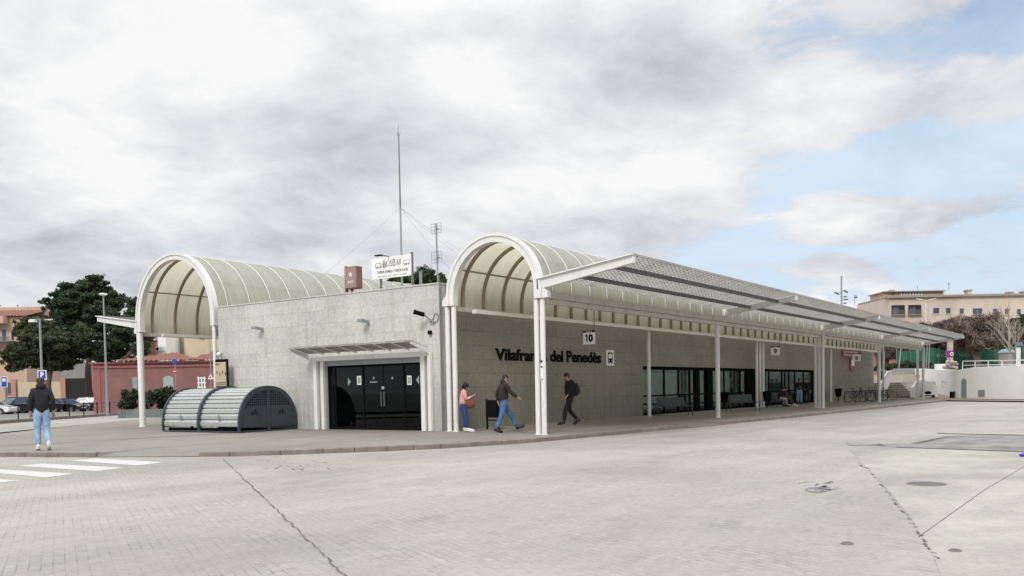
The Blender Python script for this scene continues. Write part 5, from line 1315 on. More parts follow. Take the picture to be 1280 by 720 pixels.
# blue direction sign with no-entry disc below
D = 60; c = at_d(218.5, 452, D)
e = thing('traffic_sign', 'round blue traffic sign above a small red disc on a pole before the pink house', 'traffic sign', (c.x, c.y, 0), world=True)
k = MB(); k.tube((c.x, c.y, -.1), (c.x, c.y, c.z + .35), .04); k.build('pole', 'lamp_metal', e)
def disc(e, nm, c, r, mt, off): k = MB(); k.tube(c - FH * off, c - FH * (off + .015), r, n=24); return k.build(nm, mt, e)
disc(e, 'blue_disc', c, .18, 'blue_sign', .05); c2 = at_d(219, 464, D); disc(e, 'red_disc', c2, .14, 'red_sign', .05)
k = MB(); k.obox(c2 - FH * .07, RH * .09, FH * .003, (0, 0, .025)); k.build('bar', 'white_sign', e)
k = MB(); k.bar(c - FH * .07 - RH * .12 - Vector((0, 0, .1)), c - FH * .07 + RH * .10 + Vector((0, 0, .12)), .004, .05, upv=FH); k.build('arrow', 'white_sign', e)
D = 52; c = at_d(263.5, 471, D)
e = thing('warning_sign', 'small white triangle sign on a thin pole left of the facade', 'warning sign', (c.x, c.y, 0), world=True)
k = MB(); k.tube((c.x, c.y, 0), (c.x, c.y, at_d(263, 415, D).z), .03); k.build('pole', 'lamp_metal', e)
k = MB(); k.prism([c + RH * .17 - Vector((0, 0, .14)), c - RH * .17 - Vector((0, 0, .14)), c + Vector((0, 0, .17))], -FH * .05, -FH * .035); k.build('triangle', 'white_sign', e)
k = MB(); k.prism([c + RH * .07 - Vector((0, 0, .08)), c - RH * .07 - Vector((0, 0, .08)), c + Vector((0, 0, .07))], -FH * .055, -FH * .051); k.build('triangle_face', 'red_sign', e)
D = 63; b = at_d(181.5, 515, D); t = at_d(181.5, 427, D)
e = thing('lamp_post', 'thin grey post standing right of the left vault column', 'post', (b.x, b.y, 0), world=True)
k = MB(); k.tube((b.x, b.y, -.02), (b.x, b.y, t.z), .06, .05); k.build('pole', 'lamp_metal', e); k = MB(); k.tube((b.x, b.y, t.z), (b.x, b.y, t.z + .08), .065, .03); k.build('cap', 'lamp_metal', e)

# ------------------------------------------------------------------ buildings, generic
def fr_box(mb, D, x0, x1, z0, z1, dep, mi=0):
    """box whose front is square to the view at depth D; x0,x1 lateral metres"""
    c = FH * (D + dep / 2) + RH * (x0 + x1) / 2 + Vector((0, 0, (z0 + z1) / 2)); mb.obox(c, RH * (x1 - x0) / 2, FH * dep / 2, (0, 0, (z1 - z0) / 2), mi)
def lat(px, D, py=480): return (at_d(px, py, D) - EYE).dot(RH)
def hgt(py, D, px): return at_d(px, py, D).z
def win(par, D, px0, px1, py0, py1, frame='white_metal', mull=1, dep=.18, sill=True, glass='shade_glass', reveal=.12):
    x0, x1 = lat(px0, D), lat(px1, D); z1, z0 = hgt(py0, D, (px0 + px1) / 2), hgt(py1, D, (px0 + px1) / 2)
    k = MB(); t = .06
    for a, b, c, d_ in ((x0, x0 + t, z0, z1), (x1 - t, x1, z0, z1), (x0 + t, x1 - t, z0, z0 + t), (x0 + t, x1 - t, z1 - t, z1)): fr_box(k, D - .03, a, b, c, d_, .10)
    for i in range(1, mull + 1):
        xm_ = x0 + (x1 - x0) * i / (mull + 1); fr_box(k, D - .028, xm_ - t / 2, xm_ + t / 2, z0 + t, z1 - t, .09)
    f = k.build('window', frame, par)
    k = MB(); fr_box(k, D - .005, x0 + t, x1 - t, z0 + t, z1 - t, .03); k.build('pane', glass, f)
    if sill: k = MB(); fr_box(k, D - .12, x0 - .1, x1 + .1, z0 - .09, z0 - .003, .2); k.build('sill', frame, f)
    return f
def tiled_roof(par, D, x0, x1, z_eave, z_ridge, run, hip=0, name='roof', step=.42):
    """pan tiles as rounded ridges running up the slope"""
    k = MB(); n = int((x1 - x0) / step); 
    v = []; sub_ = 4
    cols = []
    for i in range(n * sub_ + 1):
        x = x0 + (x1 - x0) * i / (n * sub_); ph = (i % sub_) / sub_; bump = .12 * math.sin(math.pi * ph) if ph else 0
        lim = 1.0
        if hip: lim = min(1, max(0.02, (x - x0) / hip), max(0.02, (x1 - x) / hip))
        A = FH * (D) + RH * x + Vector((0, 0, z_eave + bump)); B = FH * (D + run * lim) + RH * x + Vector((0, 0, z_eave + (z_ridge - z_eave) * lim + bump)); cols.append((A, B))
    for A, B in cols: v += [A, B]
    k.add(v, [(2 * i, 2 * i + 2, 2 * i + 3, 2 * i + 1) for i in range(len(cols) - 1)])
    return k.build(name, 'roof_tile', par, True)

# pink one storey house with tiled hip roof
D = 76
e = thing('pink_house', 'long single storey pink house with clay tiled roof seen under the left vault', 'house', tuple(FH * D + RH * lat(190, D)), world=True)
xl, xr_ = lat(117, D), lat(300, D); zt = hgt(452, D, 200); zb = -.2
k = MB(); fr_box(k, D, xl, xr_, zb, zt, 9); k.build('wall', 'pink_wall', e)
k = MB(); fr_box(k, D - .12, xl - .15, xr_, hgt(459, D, 200), hgt(456.5, D, 200), .12); fr_box(k, D - .25, xl - .25, xr_, zt - .10, zt + .02, .25); k.build('cornice', 'pink_trim', e)
k = MB(); fr_box(k, D - .06, xl - .02, xl + .6, zb, zt - .11, .06); k.build('pilaster', 'pink_trim', e)
zr = hgt(436, D, 200)
tiled_roof(e, D - .45, lat(140, D), lat(252, D), zt + .03, zr + .10, 6.5, hip=5)
tiled_roof(e, D - .40, lat(236, D), lat(300, D), zt + .03, zr + .35, 6.0, hip=2.0)
k = MB(); fr_box(k, D + 1.2, lat(243, D), lat(247, D), zt, hgt(444, D, 245), .7); k.build('chimney', 'brown_wall', e)
def arched(par, D, px0, px1, pytop, pybot, grid=False, fill='verdigris'):
    x0, x1 = lat(px0, D), lat(px1, D); z1, z0 = hgt(pytop, D, px0), hgt(pybot, D, px0); xm_ = (x0 + x1) / 2; hw_ = (x1 - x0) / 2; zs = z1 - hw_ * .5
    pts = [FH * (D - .05) + RH * x0 + Vector((0, 0, z0)), FH * (D - .05) + RH * x1 + Vector((0, 0, z0))]
    for i in range(11): a = math.pi * i / 10; pts.append(FH * (D - .05) + RH * (xm_ + hw_ * math.cos(a)) + Vector((0, 0, zs + hw_ * .5 * math.sin(a))))
    k = MB(); k.prism(pts, (0, 0, 0), FH * .04); f = k.build('window', fill, par)
    c = FH * (D - .05) + RH * xm_ + Vector((0, 0, (z0 + zs) / 2)); pts2 = [c + (p - c) * 1.16 for p in pts]
    k = MB(); k.prism(pts2, FH * .01, FH * .045); k.build('surround', 'pink_trim', f)
    if grid:
        k = MB()
        for i in range(3): x = x0 + (x1 - x0) * (i + .5) / 3; fr_box(k, D - .10, x - .06, x + .06, z0, z1 - .1, .04)
        for i in range(3): z = z0 + (zs - z0) * (i + .5) / 2.6; fr_box(k, D - .098, x0, x1, z - .05, z + .05, .035)
        k.build('bars', 'white_metal', f)
    return f
arched(e, D, 166, 172, 471, 490); arched(e, D, 204.5, 217, 470, 492, fill='teal'); arched(e, D, 247, 258, 469.5, 487, True, 'shade_glass')
# blocks behind
D = 100
e = thing('taupe_block', 'plain taupe and cream apartment block behind the pink house', 'building', tuple(FH * D + RH * lat(236, D)), world=True)
k = MB(); fr_box(k, D, lat(211, D), lat(234, D), 0, hgt(420.5, D, 220), 10); k.build('brown_wall', 'brown_wall', e)
k = MB(); fr_box(k, D - .5, lat(234, D), lat(300, D), 0, hgt(413, D, 250), 10); k.build('cream_wall', 'cream_wall', e)
win(e, D, 208.5 + 2.5, 214, 421, 426, 'black', 0, sill=False)
k = MB(); fr_box(k, D - .62, lat(253, D), lat(259, D), hgt(423.5, D, 255), hgt(422, D, 255), .1); fr_box(k, D - .66, lat(257.5, D), lat(259.5, D), hgt(424, D, 255), hgt(421.5, D, 255), .14); k.build('vent', 'black', e)
e = thing('white_block', 'narrow white building wall behind the pink roof with an air conditioner', 'building', tuple(FH * 96 + RH * lat(202, 96)), world=True)
D = 96; k = MB(); fr_box(k, D, lat(199, D), lat(209, D), 0, hgt(414, D, 205), 8); k.build('wall', 'white_wall', e)
k = MB(); fr_box(k, D - .4, lat(198, D), lat(206, D), hgt(438.5, D, 203), hgt(434, D, 203), .4); a = k.build('air_conditioner', 'white_metal', e)
k = MB(); c = FH * (D - .42) + RH * lat(200, D) + Vector((0, 0, hgt(436.3, D, 203))); k.tube(c, c - FH * .02, .15); k.build('fan', 'black', a)
e = thing('orange_block', 'orange rendered house corner behind the left vault column', 'building', tuple(FH * 98 + RH * lat(192, 98)), world=True)
D = 98; k = MB(); fr_box(k, D, lat(176, D), lat(198.6, D), 0, hgt(425, D, 190), 8); k.build('wall', 'terracotta', e)
tiled_roof(e, D - .4, lat(174, D), lat(199, D), hgt(425, D, 190), hgt(418, D, 190), 4)
# salmon apartment house at the far left
D = 112
e = thing('apartment_house', 'salmon apartment house with clay roof and balcony at the far left behind the pines', 'building', tuple(FH * D + RH * lat(5, D)), world=True)
k = MB(); fr_box(k, D, lat(-80, D), lat(34, D), 0, hgt(396, D, 10), 12); k.build('wall', 'salmon_wall', e)
tiled_roof(e, D - .5, lat(-80, D), lat(36, D), hgt(396, D, 10), hgt(383, D, 10), 6)
k = MB(); fr_box(k, D + 5, lat(-80, D), lat(33, D), hgt(390, D, 10), hgt(379, D, 10), 6); k.build('attic', 'salmon_wall', e)
for a in (3, 25): win(e, D + 5, a, a + 1.5, 381.3, 382.8, 'black', 0, sill=False)
k = MB(); fr_box(k, D - 1.3, lat(-80, D), lat(14, D), hgt(405, D, 5), hgt(396, D, 5), 1.3); k.build('balcony_top', 'salmon_wall', e)
win(e, D, 4.5, 11, 411, 427, 'cream_metal', 0, sill=False); win(e, D, 17, 19.5, 413, 425, 'black', 0, sill=False); win(e, D, 33 - 9, 28, 413, 424, 'black', 0)
k = MB(); fr_box(k, D - 1.4, lat(-80, D), lat(22, D), hgt(428, D, 5), hgt(426.5, D, 5), 1.4)
for i in range(30): x = lat(-20 + i * 1.4, D); fr_box(k, D - 1.4, x - .03, x + .03, hgt(427, D, 5), hgt(422, D, 5), .04)
fr_box(k, D - 1.41, lat(-22, D), lat(22, D), hgt(422.4, D, 5), hgt(421.6, D, 5), .06); k.build('balcony', 'dark_steel', e)
k = MB()
for i in range(4): fr_box(k, D - .15, lat(-6 + i * 12, D), lat(-4 + i * 12, D), 0, hgt(480, D, 5), .15)
k.build('pier', 'terracotta', e)
win(e, D, 9, 15, 478, 492, 'dark_steel', 1)
# garden walls and gate
D = 106
e = thing('garden_wall', 'pale garden wall with brick piers and dark gate behind the parked cars', 'wall', tuple(FH * D + RH * lat(80, D)), world=True)
k = MB(); fr_box(k, D, lat(22, D), lat(76, D), 0, hgt(477, D, 60), .3); k.build('wall', 'cream_wall', e)
for a in (14, 76, 114): k = MB(); fr_box(k, D - .1, lat(a, D), lat(a + 6, D), 0, hgt(473, D, 80), .5); k.build('pier', 'terracotta', e)
k = MB(); fr_box(k, D + .1, lat(82, D), lat(114, D), 0, hgt(473, D, 90), .1)
k.build('gate', 'dark_room', e)
k = MB(); fr_box(k, D + 3, lat(60, D), lat(116, D), 0, hgt(452, D, 90), 6); k.build('shed', 'grey_wall', e)

# ------------------------------------------------------------------ trees
import numpy as np
rng = np.random.default_rng(5)
def leaves(blobs, n, size, aspect=.5, shell=.55, mt='pine', parent=None, name='crown', lob=20):
    """many small quads spread through uneven lobes"""
    B = []
    for q in blobs:
        c_, r_ = np.array(q[0]), np.array(q[1]); B.append([*c_, *(r_ * .55)])
        for _ in range(lob):
            d_ = rng.normal(size=3); d_ /= np.linalg.norm(d_); B.append([*(c_ + d_ * r_ * rng.uniform(.4, 1.08)), *(r_ * rng.uniform(.12, .38) * np.array([1, 1, rng.uniform(.45, .85)]))])
    B = np.array(B, float); vol = (B[:, 3] * B[:, 4] * B[:, 5]) ** .8; idx = rng.choice(len(B), n, p=vol / vol.sum())
    d = rng.normal(size=(n, 3)); d /= np.linalg.norm(d, axis=1)[:, None]; rr = (shell + (1 - shell) * rng.random(n)) ** .7
    rr *= 1 + .10 * np.sin(d[:, 0] * 9 + idx) * np.sin(d[:, 2] * 8 + idx * 2)
    P = B[idx, :3] + d * rr[:, None] * B[idx, 3:]
    # clumping
    cl = rng.normal(size=(n // 28 + 1, 3)) * .5 * size * 4; P += cl[rng.integers(0, len(cl), n)] * .3
    a = rng.normal(size=(n, 3)); a /= np.linalg.norm(a, axis=1)[:, None]; b = np.cross(a, rng.normal(size=(n, 3))); b /= np.linalg.norm(b, axis=1)[:, None]
    s = size * (.6 + .8 * rng.random(n))[:, None]; a = a * s; b = b * s * aspect
    V_ = np.stack([P - a - b, P + a - b, P + a + b, P - a + b], 1).reshape(-1, 3)
    me = bpy.data.meshes.new(name); me.vertices.add(4 * n); me.vertices.foreach_set('co', V_.ravel()); me.loops.add(4 * n); me.loops.foreach_set('vertex_index', np.arange(4 * n))
    me.polygons.add(n); me.polygons.foreach_set('loop_start', np.arange(n) * 4); me.polygons.foreach_set('loop_total', np.full(n, 4)); me.materials.append(M[mt]); me.update(calc_edges=True)
    o = bpy.data.objects.new(name, me); COL.objects.link(o)
    if parent: attach(o, parent)
    return o
def limbs(mb, base, top, r0, n, spread, rnd, targets=None):
    base, top = Vector(base), Vector(top); pts = [base.lerp(top, i / 5) + Vector((rnd.uniform(-.2, .2), rnd.uniform(-.2, .2), 0)) * (i > 0) for i in range(6)]
    mb.path(pts, r0, 9, radii=[r0 * (1.25 if i == 0 else 1 - i * .13) for i in range(6)])
    for i in range(n):
        t = rnd.uniform(.35, 1); s = base.lerp(top, t)
        q = Vector(targets[i % len(targets)]) if targets else top + Vector((rnd.uniform(-1, 1), rnd.uniform(-1, 1), rnd.uniform(-.2, .8))) * spread
        m_ = s.lerp(q, .5) + Vector((0, 0, spread * .12)); mb.path([s, m_, q], r0 * .3, 6, radii=[r0 * .42, r0 * .25, r0 * .08])
def tree(name, label, cat, D, px, base_py, trunk_top_py, lobes, n, size, mt, mbark='bark', r0=.3, group=None, base_z=None, shell=.5, depthf=1.0, nl=10, lean=0, asp=.45):
    """lobes: (px, py, rx_px, ry_px[, dD]) outline of the crown as lobes at real distance D"""
    sc = D / F; b = at_d(px, base_py, D); bz_ = base_z if base_z is not None else b.z
    e = thing(name, label, cat, (b.x, b.y, bz_), world=True, group=group)
    bl = []
    for L in lobes:
        c = at_d(L[0], L[1], D + (L[4] if len(L) > 4 else rng.uniform(-1.5, 1.5) * depthf)); r_ = max(L[2], L[3]) * sc
        bl.append(((c.x, c.y, c.z), (L[2] * sc * .85 + .1, L[2] * sc * .85 + .1, L[3] * sc)))
    rnd = random.Random(int(px * 7)); tt = at_d(px + lean, trunk_top_py, D); mb = MB(); limbs(mb, (b.x, b.y, bz_ - .1), (tt.x, tt.y, tt.z), r0, nl, 2, rnd, [q[0] for q in bl]); mb.build('trunk', mbark, e, True)
    leaves(bl, n, size, asp, shell, mt, e)
    return e
# pines on the left
tree('pine_tree', 'big dark rounded pine rising highest behind the parked cars', 'pine tree', 98, 112, 505, 400,
     [(110, 362, 30, 14), (88, 368, 26, 14), (132, 370, 22, 14), (100, 380, 40, 16), (130, 392, 30, 18), (84, 396, 30, 18), (148, 380, 10, 10), (112, 410, 34, 14), (120, 352, 14, 8), (66, 382, 14, 10)], 60000, .13, 'pine', r0=.45)
tree('pine_tree', 'lower spreading pine with drooping crown left of the street lamp', 'pine tree', 92, 62, 505, 440,
     [(60, 428, 42, 20), (36, 442, 30, 18), (86, 436, 34, 20), (52, 412, 30, 14), (18, 448, 20, 14), (100, 424, 24, 18), (62, 452, 42, 12), (28, 416, 16, 12), (34, 402, 14, 8)], 56000, .12, 'pine_light', r0=.40)
tree('pine_tree', 'dark pine between the street lamp and the left vault', 'pine tree', 94, 142, 500, 430,
     [(146, 424, 24, 16), (148, 442, 26, 12), (176, 436, 16, 12), (160, 418, 18, 12), (124, 436, 22, 16), (170, 424, 16, 10), (184, 420, 10, 8)], 26000, .12, 'pine', r0=.28)
tree('pine_tree', 'small pine crown peeping left of the vault arch', 'pine tree', 125, 168, 500, 415,
     [(167, 386, 10, 13), (172, 400, 12, 12), (162, 396, 8, 9), (178, 412, 14, 14)], 5000, .22, 'pine', r0=.3)
# shrubs in the planter
labs = ['dark leafy shrub leftmost in the planter near the lamp', 'dark leafy shrub behind the white vault column', 'tall leafy shrub next to the traffic sign pole', 'leafy shrub at the right end of the planter beside the bike shelter']
for i, (px, top_, w_) in enumerate(((163, 487, 14), (186, 489, 14), (206, 485, 16), (228, 490, 14))):
    tree('shrub', labs[i], 'shrub', 58, px, 514, 505, [(px, (top_ + 514) / 2, w_ * .8, (514 - top_) / 2), (px + 4, top_ + 6, w_ * .4, 7), (px - 5, top_ + 9, w_ * .4, 7)], 5200, .07, 'shrub', r0=.04, group='shrubs in the long planter', base_z=0.15, nl=14)
D = 56; e = thing('planter_wall', 'low blue grey planter wall in front of the shrubs', 'planter', tuple(FH * D + RH * lat(190, D)), world=True)
k = MB(); fr_box(k, D, lat(146, D), lat(262, D), 0, hgt(511.5, D, 190), .3); k.build('wall', 'planter', e)
k = MB(); fr_box(k, D + .3, lat(146, D), lat(262, D), 0, .20, 4); k.build('soil', 'earth', e)

# trees and tower seen over the station roof
tree('distant_tree', 'dark green tree clump above the station roof left of the aerial', 'tree', 118, 528, 478, 380,
     [(508, 352, 18, 8), (496, 354, 12, 7), (530, 349, 16, 13), (545, 354, 12, 9), (498, 357, 14, 7), (560, 358, 12, 5), (556, 353, 4, 4), (536, 345, 6, 6)], 16000, .22, 'pine', r0=.4)
D = 170
e = thing('distant_building', 'small grey building top with chimneys among the trees above the roof', 'building', tuple(FH * D + RH * lat(527, D)), world=True)
k = MB(); fr_box(k, D - 10, lat(515, D - 10), lat(532, D - 10), 0, hgt(339, D - 10, 525), 6); k.build('wall', 'grey_wall', e)
k = MB(); fr_box(k, D - 10.5, lat(524, D - 10), lat(531.5, D - 10), hgt(340, D - 10, 525), hgt(333.5, D - 10, 525), 2); k.build('tower', 'dark_steel', e)
k = MB(); fr_box(k, D - 10.5, lat(533, D - 10), lat(536, D - 10), 0, hgt(331, D - 10, 525), 2); k.build('chimney', 'dark_steel', e)

# ------------------------------------------------------------------ right side: stair, ramp, white walls, upper terrace
ZU = 1.31
D = 88
def vbox(name, mt, par, D, px0, px1, z0, z1, dep): k = MB(); fr_box(k, D, lat(px0, D), lat(px1, D), z0, z1, dep); return k.build(name, mt, par)
# staircase facing the apron
e = thing('stone_staircase', 'wide stone staircase rising between white parapets beyond the station end', 'staircase', tuple(FH * 80 + RH * lat(1125, 80)), world=True)
ns = 7; D0 = 78.5
for i in range(ns):
    k = MB(); z1 = -.05 + (ZU + .05) * (i + 1) / ns
    fr_box(k, D0 + i * .45, lat(1096, D0), lat(1143, D0), -.3, z1, .45 if i < ns - 1 else .6); so_ = k.build('step', 'stair', e)
    k = MB(); fr_box(k, D0 + i * .45 - .05, lat(1096, D0), lat(1143, D0), z1 - .085, z1 - .006, .049); k.build('shade_nosing', 'shade_nosing', so_)  # dark strip under each tread edge; the step's shade line put into colour
def para(par, pts, D, t, nm='parapet', mt='white_wall'):
    """side parapet: list of (px,py) outline at depth D, thickness t away from viewer"""
    P_ = [at_d(a, b, D) for a, b in pts]; k = MB(); k.prism(P_, (0, 0, 0), FH * t); return k.build(nm, mt, par, bevel=.03)
para(e, [(1098, 497), (1098, 484), (1104, 475), (1110, 464), (1115, 463), (1115, 474), (1109, 487), (1108, 497)], 80.2, .35)
para(e, [(1141, 497), (1141.3, 484), (1144, 481), (1146, 477), (1149, 474.5), (1158, 473), (1158, 497)], 77.6, .5)
k = MB(); k.path([at_d(1101, 483, 80.1), at_d(1107, 472, 80.1), at_d(1114, 462, 80.1)], .025); k.build('handrail', 'lamp_metal', e)
# ramp
e = thing('ramp_parapet', 'low white parapet with sloping top beside the ramp', 'parapet', tuple(at_d(1165, 495, 77)), world=True)
para(e, [(1155, 496.5), (1155, 475.5), (1159, 476), (1171, 481.5), (1172.5, 484), (1172.5, 496)], 77, .4, 'wall')
pr = [at_d(1160, 498, 76.8), at_d(1197, 498.4, 74), at_d(1176, 489, 84), at_d(1160, 487.5, 86)]
k = MB(); k.add([pr[0], pr[1], pr[2], pr[3]], [(0, 1, 2, 3)]); structure(k.build('ramp', 'brown_floor'))
e = thing('retaining_wall', 'long whitewashed retaining wall on the right with a small grey door', 'wall', tuple(at_z(1230, 498, -.1)), world=True)
A = at_z(1197.5, 498.2, -.1); B = at_z(1420, 501, -.1); zt0 = 2.30
za_ = hgt(462, A.dot(FH), 1200); DB = B.dot(FH)
d_ = (B - A).normalized(); nb = Vector((-d_.y, d_.x, 0)); nb = nb if nb.dot(FH) > 0 else -nb
tops = [(0, hgt(462.5, A.dot(FH), 1197)), (.12, hgt(459.5, A.dot(FH), 1212)), (1, hgt(455.5, DB, 1280) + .1)]
k = MB(); pts = [A, B] + [A.lerp(B, t) + Vector((0, 0, z + .1)) for t, z in reversed(tops)]; k.prism([Vector(p) for p in pts], (0, 0, 0), nb * .5); k.build('wall', 'white_wall', e, bevel=.02)
def on_wall(px, py, off=0):
    r_ = ray(px, py); t = (A - EYE).dot(nb) / r_.dot(nb); return EYE + r_ * t - nb * off
def wall_rect(px0, py0, px1, py1, t, mt, nm, par):
    a, b = on_wall(px0, py1), on_wall(px1, py1); c = on_wall(px0, py0); h = c.z - a.z
    k = MB(); k.obox((a + b) / 2 + Vector((0, 0, h / 2)) - nb * t / 2, (b - a) / 2, nb * t / 2, (0, 0, h / 2)); return k.build(nm, mt, par)
dd = wall_rect(1202.5, 475, 1208.5, 496.2, .06, 'verdigris', 'door', e)
k = MB(); a = on_wall(1202.8, 475); b = on_wall(1208.2, 475); c = (a + b) / 2; k.prism([c + (a - b) * .45, c + (b - a) * .45, c + Vector((0, 0, .18))], -nb * .06, (0, 0, 0)); k.build('door_top', 'verdigris', dd)
wall_rect(1223, 487.5, 1231, 495.5, .03, 'grey_wall', 'vent_grille', e)
wall_rect(1191.2, 489.5, 1193.6, 497.5, .3, 'black', 'drain_box', e)
# back wall of the ramp
e = thing('ramp_back_wall', 'white wall behind the ramp with a slim handrail', 'wall', tuple(FH * 88 + RH * lat(1175, 88)), world=True)
bw0 = at_d(1146, 480, 92); bw0.z = -.2; bw1 = at_z(1198, 498.2, -.1); bw1.z = -.2; tz0, tz1 = at_d(1146, 461, 92).z + .2, at_d(1198, 462.3, bw1.dot(FH)).z + .2
k = MB(); k.prism([bw0, bw1, bw1 + Vector((0, 0, tz1)), bw0 + Vector((0, 0, tz0))], (0, 0, 0), FH * .4); k.build('wall', 'white_wall', e, bevel=.02)
k = MB(); k.path([at_d(1177, 476, 78.5), at_d(1192, 483, 77)], .03); 
for a, b in (((1178, 476.5), (1178, 486)), ((1185, 480), (1185, 489)), ((1192, 483), (1192, 494))): k.path([at_d(*a, 78), at_d(*b, 78)], .018)
k.build('handrail', 'lamp_metal', e)
# far kerb in front of the white wall
kp = [at_z(px, py, -.12) for px, py in ((1158, 499.6), (1190, 499.4), (1230, 499.8), (1280, 500.4), (1420, 503))]
k = MB()
for a, b in zip(kp[:-1], kp[1:]): k.bar(a, b, .3, .14)
structure(k.build('kerb', 'kerb'))
k = MB(); k.add([at_z(1100, 500.5, -.10), at_z(1158, 499.9, -.10), at_z(1420, 503, -.10), at_z(1420, 498, -.10), at_z(1200, 495, -.1), at_z(1092, 497, -.1)], [(0, 1, 2, 3, 4, 5)]); structure(k.build('pavement', 'pave'))
# dark moped-like bag pile behind the pair of columns -> parked push scooter
e = thing('push_scooter', 'small dark scooter parked behind the last pair of columns', 'scooter', tuple(at_z(1160, 497, -.05)), world=True)
c = at_z(1160, 497.5, -.05); 
k = MB(); k.tube(c - RH * .45 - FH * .04 + Vector((0, 0, .14)), c - RH * .45 + FH * .04 + Vector((0, 0, .14)), .14, n=16); k.build('wheel', 'rubber', e, True)
k = MB(); k.tube(c + RH * .45 - FH * .04 + Vector((0, 0, .14)), c + RH * .45 + FH * .04 + Vector((0, 0, .14)), .14, n=16); k.build('wheel', 'rubber', e, True)
k = MB(); k.bar(c - RH * .45 + Vector((0, 0, .2)), c + RH * .45 + Vector((0, 0, .2)), .16, .08); k.build('deck', 'black', e, bevel=.02)
k = MB(); k.bar(c - RH * .42 + Vector((0, 0, .2)), c - RH * .30 + Vector((0, 0, .85)), .06, .06); k.ell(c + Vector((0, 0, .45)), (.3, .3, .14)); k.build('seat_and_stem', 'black', e, True)

# terrace ground
g = MB(); g.add([FH * 83 + RH * lat(1085, 83) + Vector((0, 0, ZU)), FH * 83 + RH * lat(1158, 83) + Vector((0, 0, ZU)), FH * 130 + RH * lat(1158, 130) + Vector((0, 0, ZU)), FH * 130 + RH * lat(1085, 130) + Vector((0, 0, ZU))], [(0, 1, 2, 3)])
structure(g.build('terrace', 'stair'))
g = MB(); g.add([on_wall(1197, 490) + nb * .4 + Vector((0, 0, 2.1 - on_wall(1197, 490).z)), on_wall(1420, 490) + nb * .4 + Vector((0, 0, 2.4 - on_wall(1420, 490).z)), FH * 200 + RH * 240 + Vector((0, 0, 2.6)), FH * 200 + RH * lat(1150, 200) + Vector((0, 0, 2.3)), FH * 92.5 + RH * lat(1146, 92) + Vector((0, 0, 2.3))], [(0, 1, 2, 3, 4)])
structure(g.build('upper_terrace', 'earth'))
# railing on top of the retaining wall
e = thing('wall_railing', 'pale metal railing along the top of the white retaining wall', 'railing', tuple(on_wall(1250, 455)), world=True)
ra = on_wall(1199, 455, -.3); rb = on_wall(1420, 455, -.3)
zA, zB = on_wall(1199, 451.5).z, on_wall(1280, 450.0).z
zB2 = zA + (zB - zA) * (rb - ra).length / max(.1, (on_wall(1280, 455) - ra).length)
def rp_(t, dz=0): p = ra.lerp(rb, t); return Vector((p.x, p.y, zA + (zB2 - zA) * t + dz))
for dz, w_ in ((0, .09), (-.33, .06)):
    k = MB(); k.bar(rp_(0, dz), rp_(1, dz), .05, w_); k.build('rail', 'white_metal', e)
for i in range(12): MB().bar(rp_(i / 11, -.75), rp_(i / 11, 0), .06, .06).build('post', 'white_metal', e)

e = thing('low_beige_wall', 'low beige wall behind the top step of the staircase', 'wall', tuple(FH * 90 + RH * lat(1125, 90)), world=True)
k = MB(); fr_box(k, 90, lat(1085, 90), lat(1160, 90), ZU, hgt(468.5, 90, 1125), .35); k.build('wall', 'stair', e, bevel=.02)
k = MB(); fr_box(k, D0 + ns * .45 + .66, lat(1085, 84), lat(1160, 84), -.3, ZU - .002, .3); k.build('terrace_edge', 'stair', e)
# low grey hedge wall, terracotta walls and leaning posts behind the stair
D = 96
e = thing('grey_garden_wall', 'low dark grey wall at the top of the stair', 'wall', tuple(FH * D + RH * lat(1130, D)), world=True)
k = MB(); fr_box(k, D, lat(1098, D), lat(1160, D), 1.3, hgt(460.5, D, 1130), .4); k.build('wall', 'grey_wall', e)
e = thing('terracotta_house', 'terracotta house wall behind the last station columns', 'house', tuple(FH * 118 + RH * lat(1120, 118)), world=True)
D = 118; k = MB(); fr_box(k, D, lat(1094, D), lat(1112, D), 1.4, hgt(437, D, 1100), 6); fr_box(k, D + .3, lat(1138, D), lat(1152, D), 1.4, hgt(440, D, 1140), 6); k.build('wall', 'terracotta', e)
k = MB(); fr_box(k, D - .3, lat(1093, D), lat(1112, D), hgt(437, D, 1100), hgt(435.5, D, 1100), 6.5); k.build('roof', 'roof_tile', e)
win(e, D, 1101, 1106, 446, 452, 'dark_steel', 0)
labs = ['thin grey pole left of the stair behind the white column', 'thin leaning grey pole at the top of the stair', 'thin grey pole right of the last pair of columns', 'second thin grey pole close to the last pair of columns']
for i, (a, b, c_, d2) in enumerate((((1104, 470), (1104, 428), 92, .05), ((1121.5, 473), (1127, 428), 92, .07), ((1160, 465), (1162, 430), 92, .06), ((1157, 465), (1159, 430), 92, .05))):
    k = MB(); A2, B2 = at_d(*a, c_), at_d(*b, c_); k.tube(A2 - Vector((0, 0, .6)), B2, d2, d2 * .8); q_ = MB()
    e = thing('pole', labs[i], 'pole', tuple(A2 - Vector((0, 0, .6))), world=True); k.build('shaft', 'lamp_metal', e, True); MB().tube(A2 - Vector((0, 0, .62)), A2 - Vector((0, 0, .5)), d2 * 2).build('foot', 'lamp_metal', e)
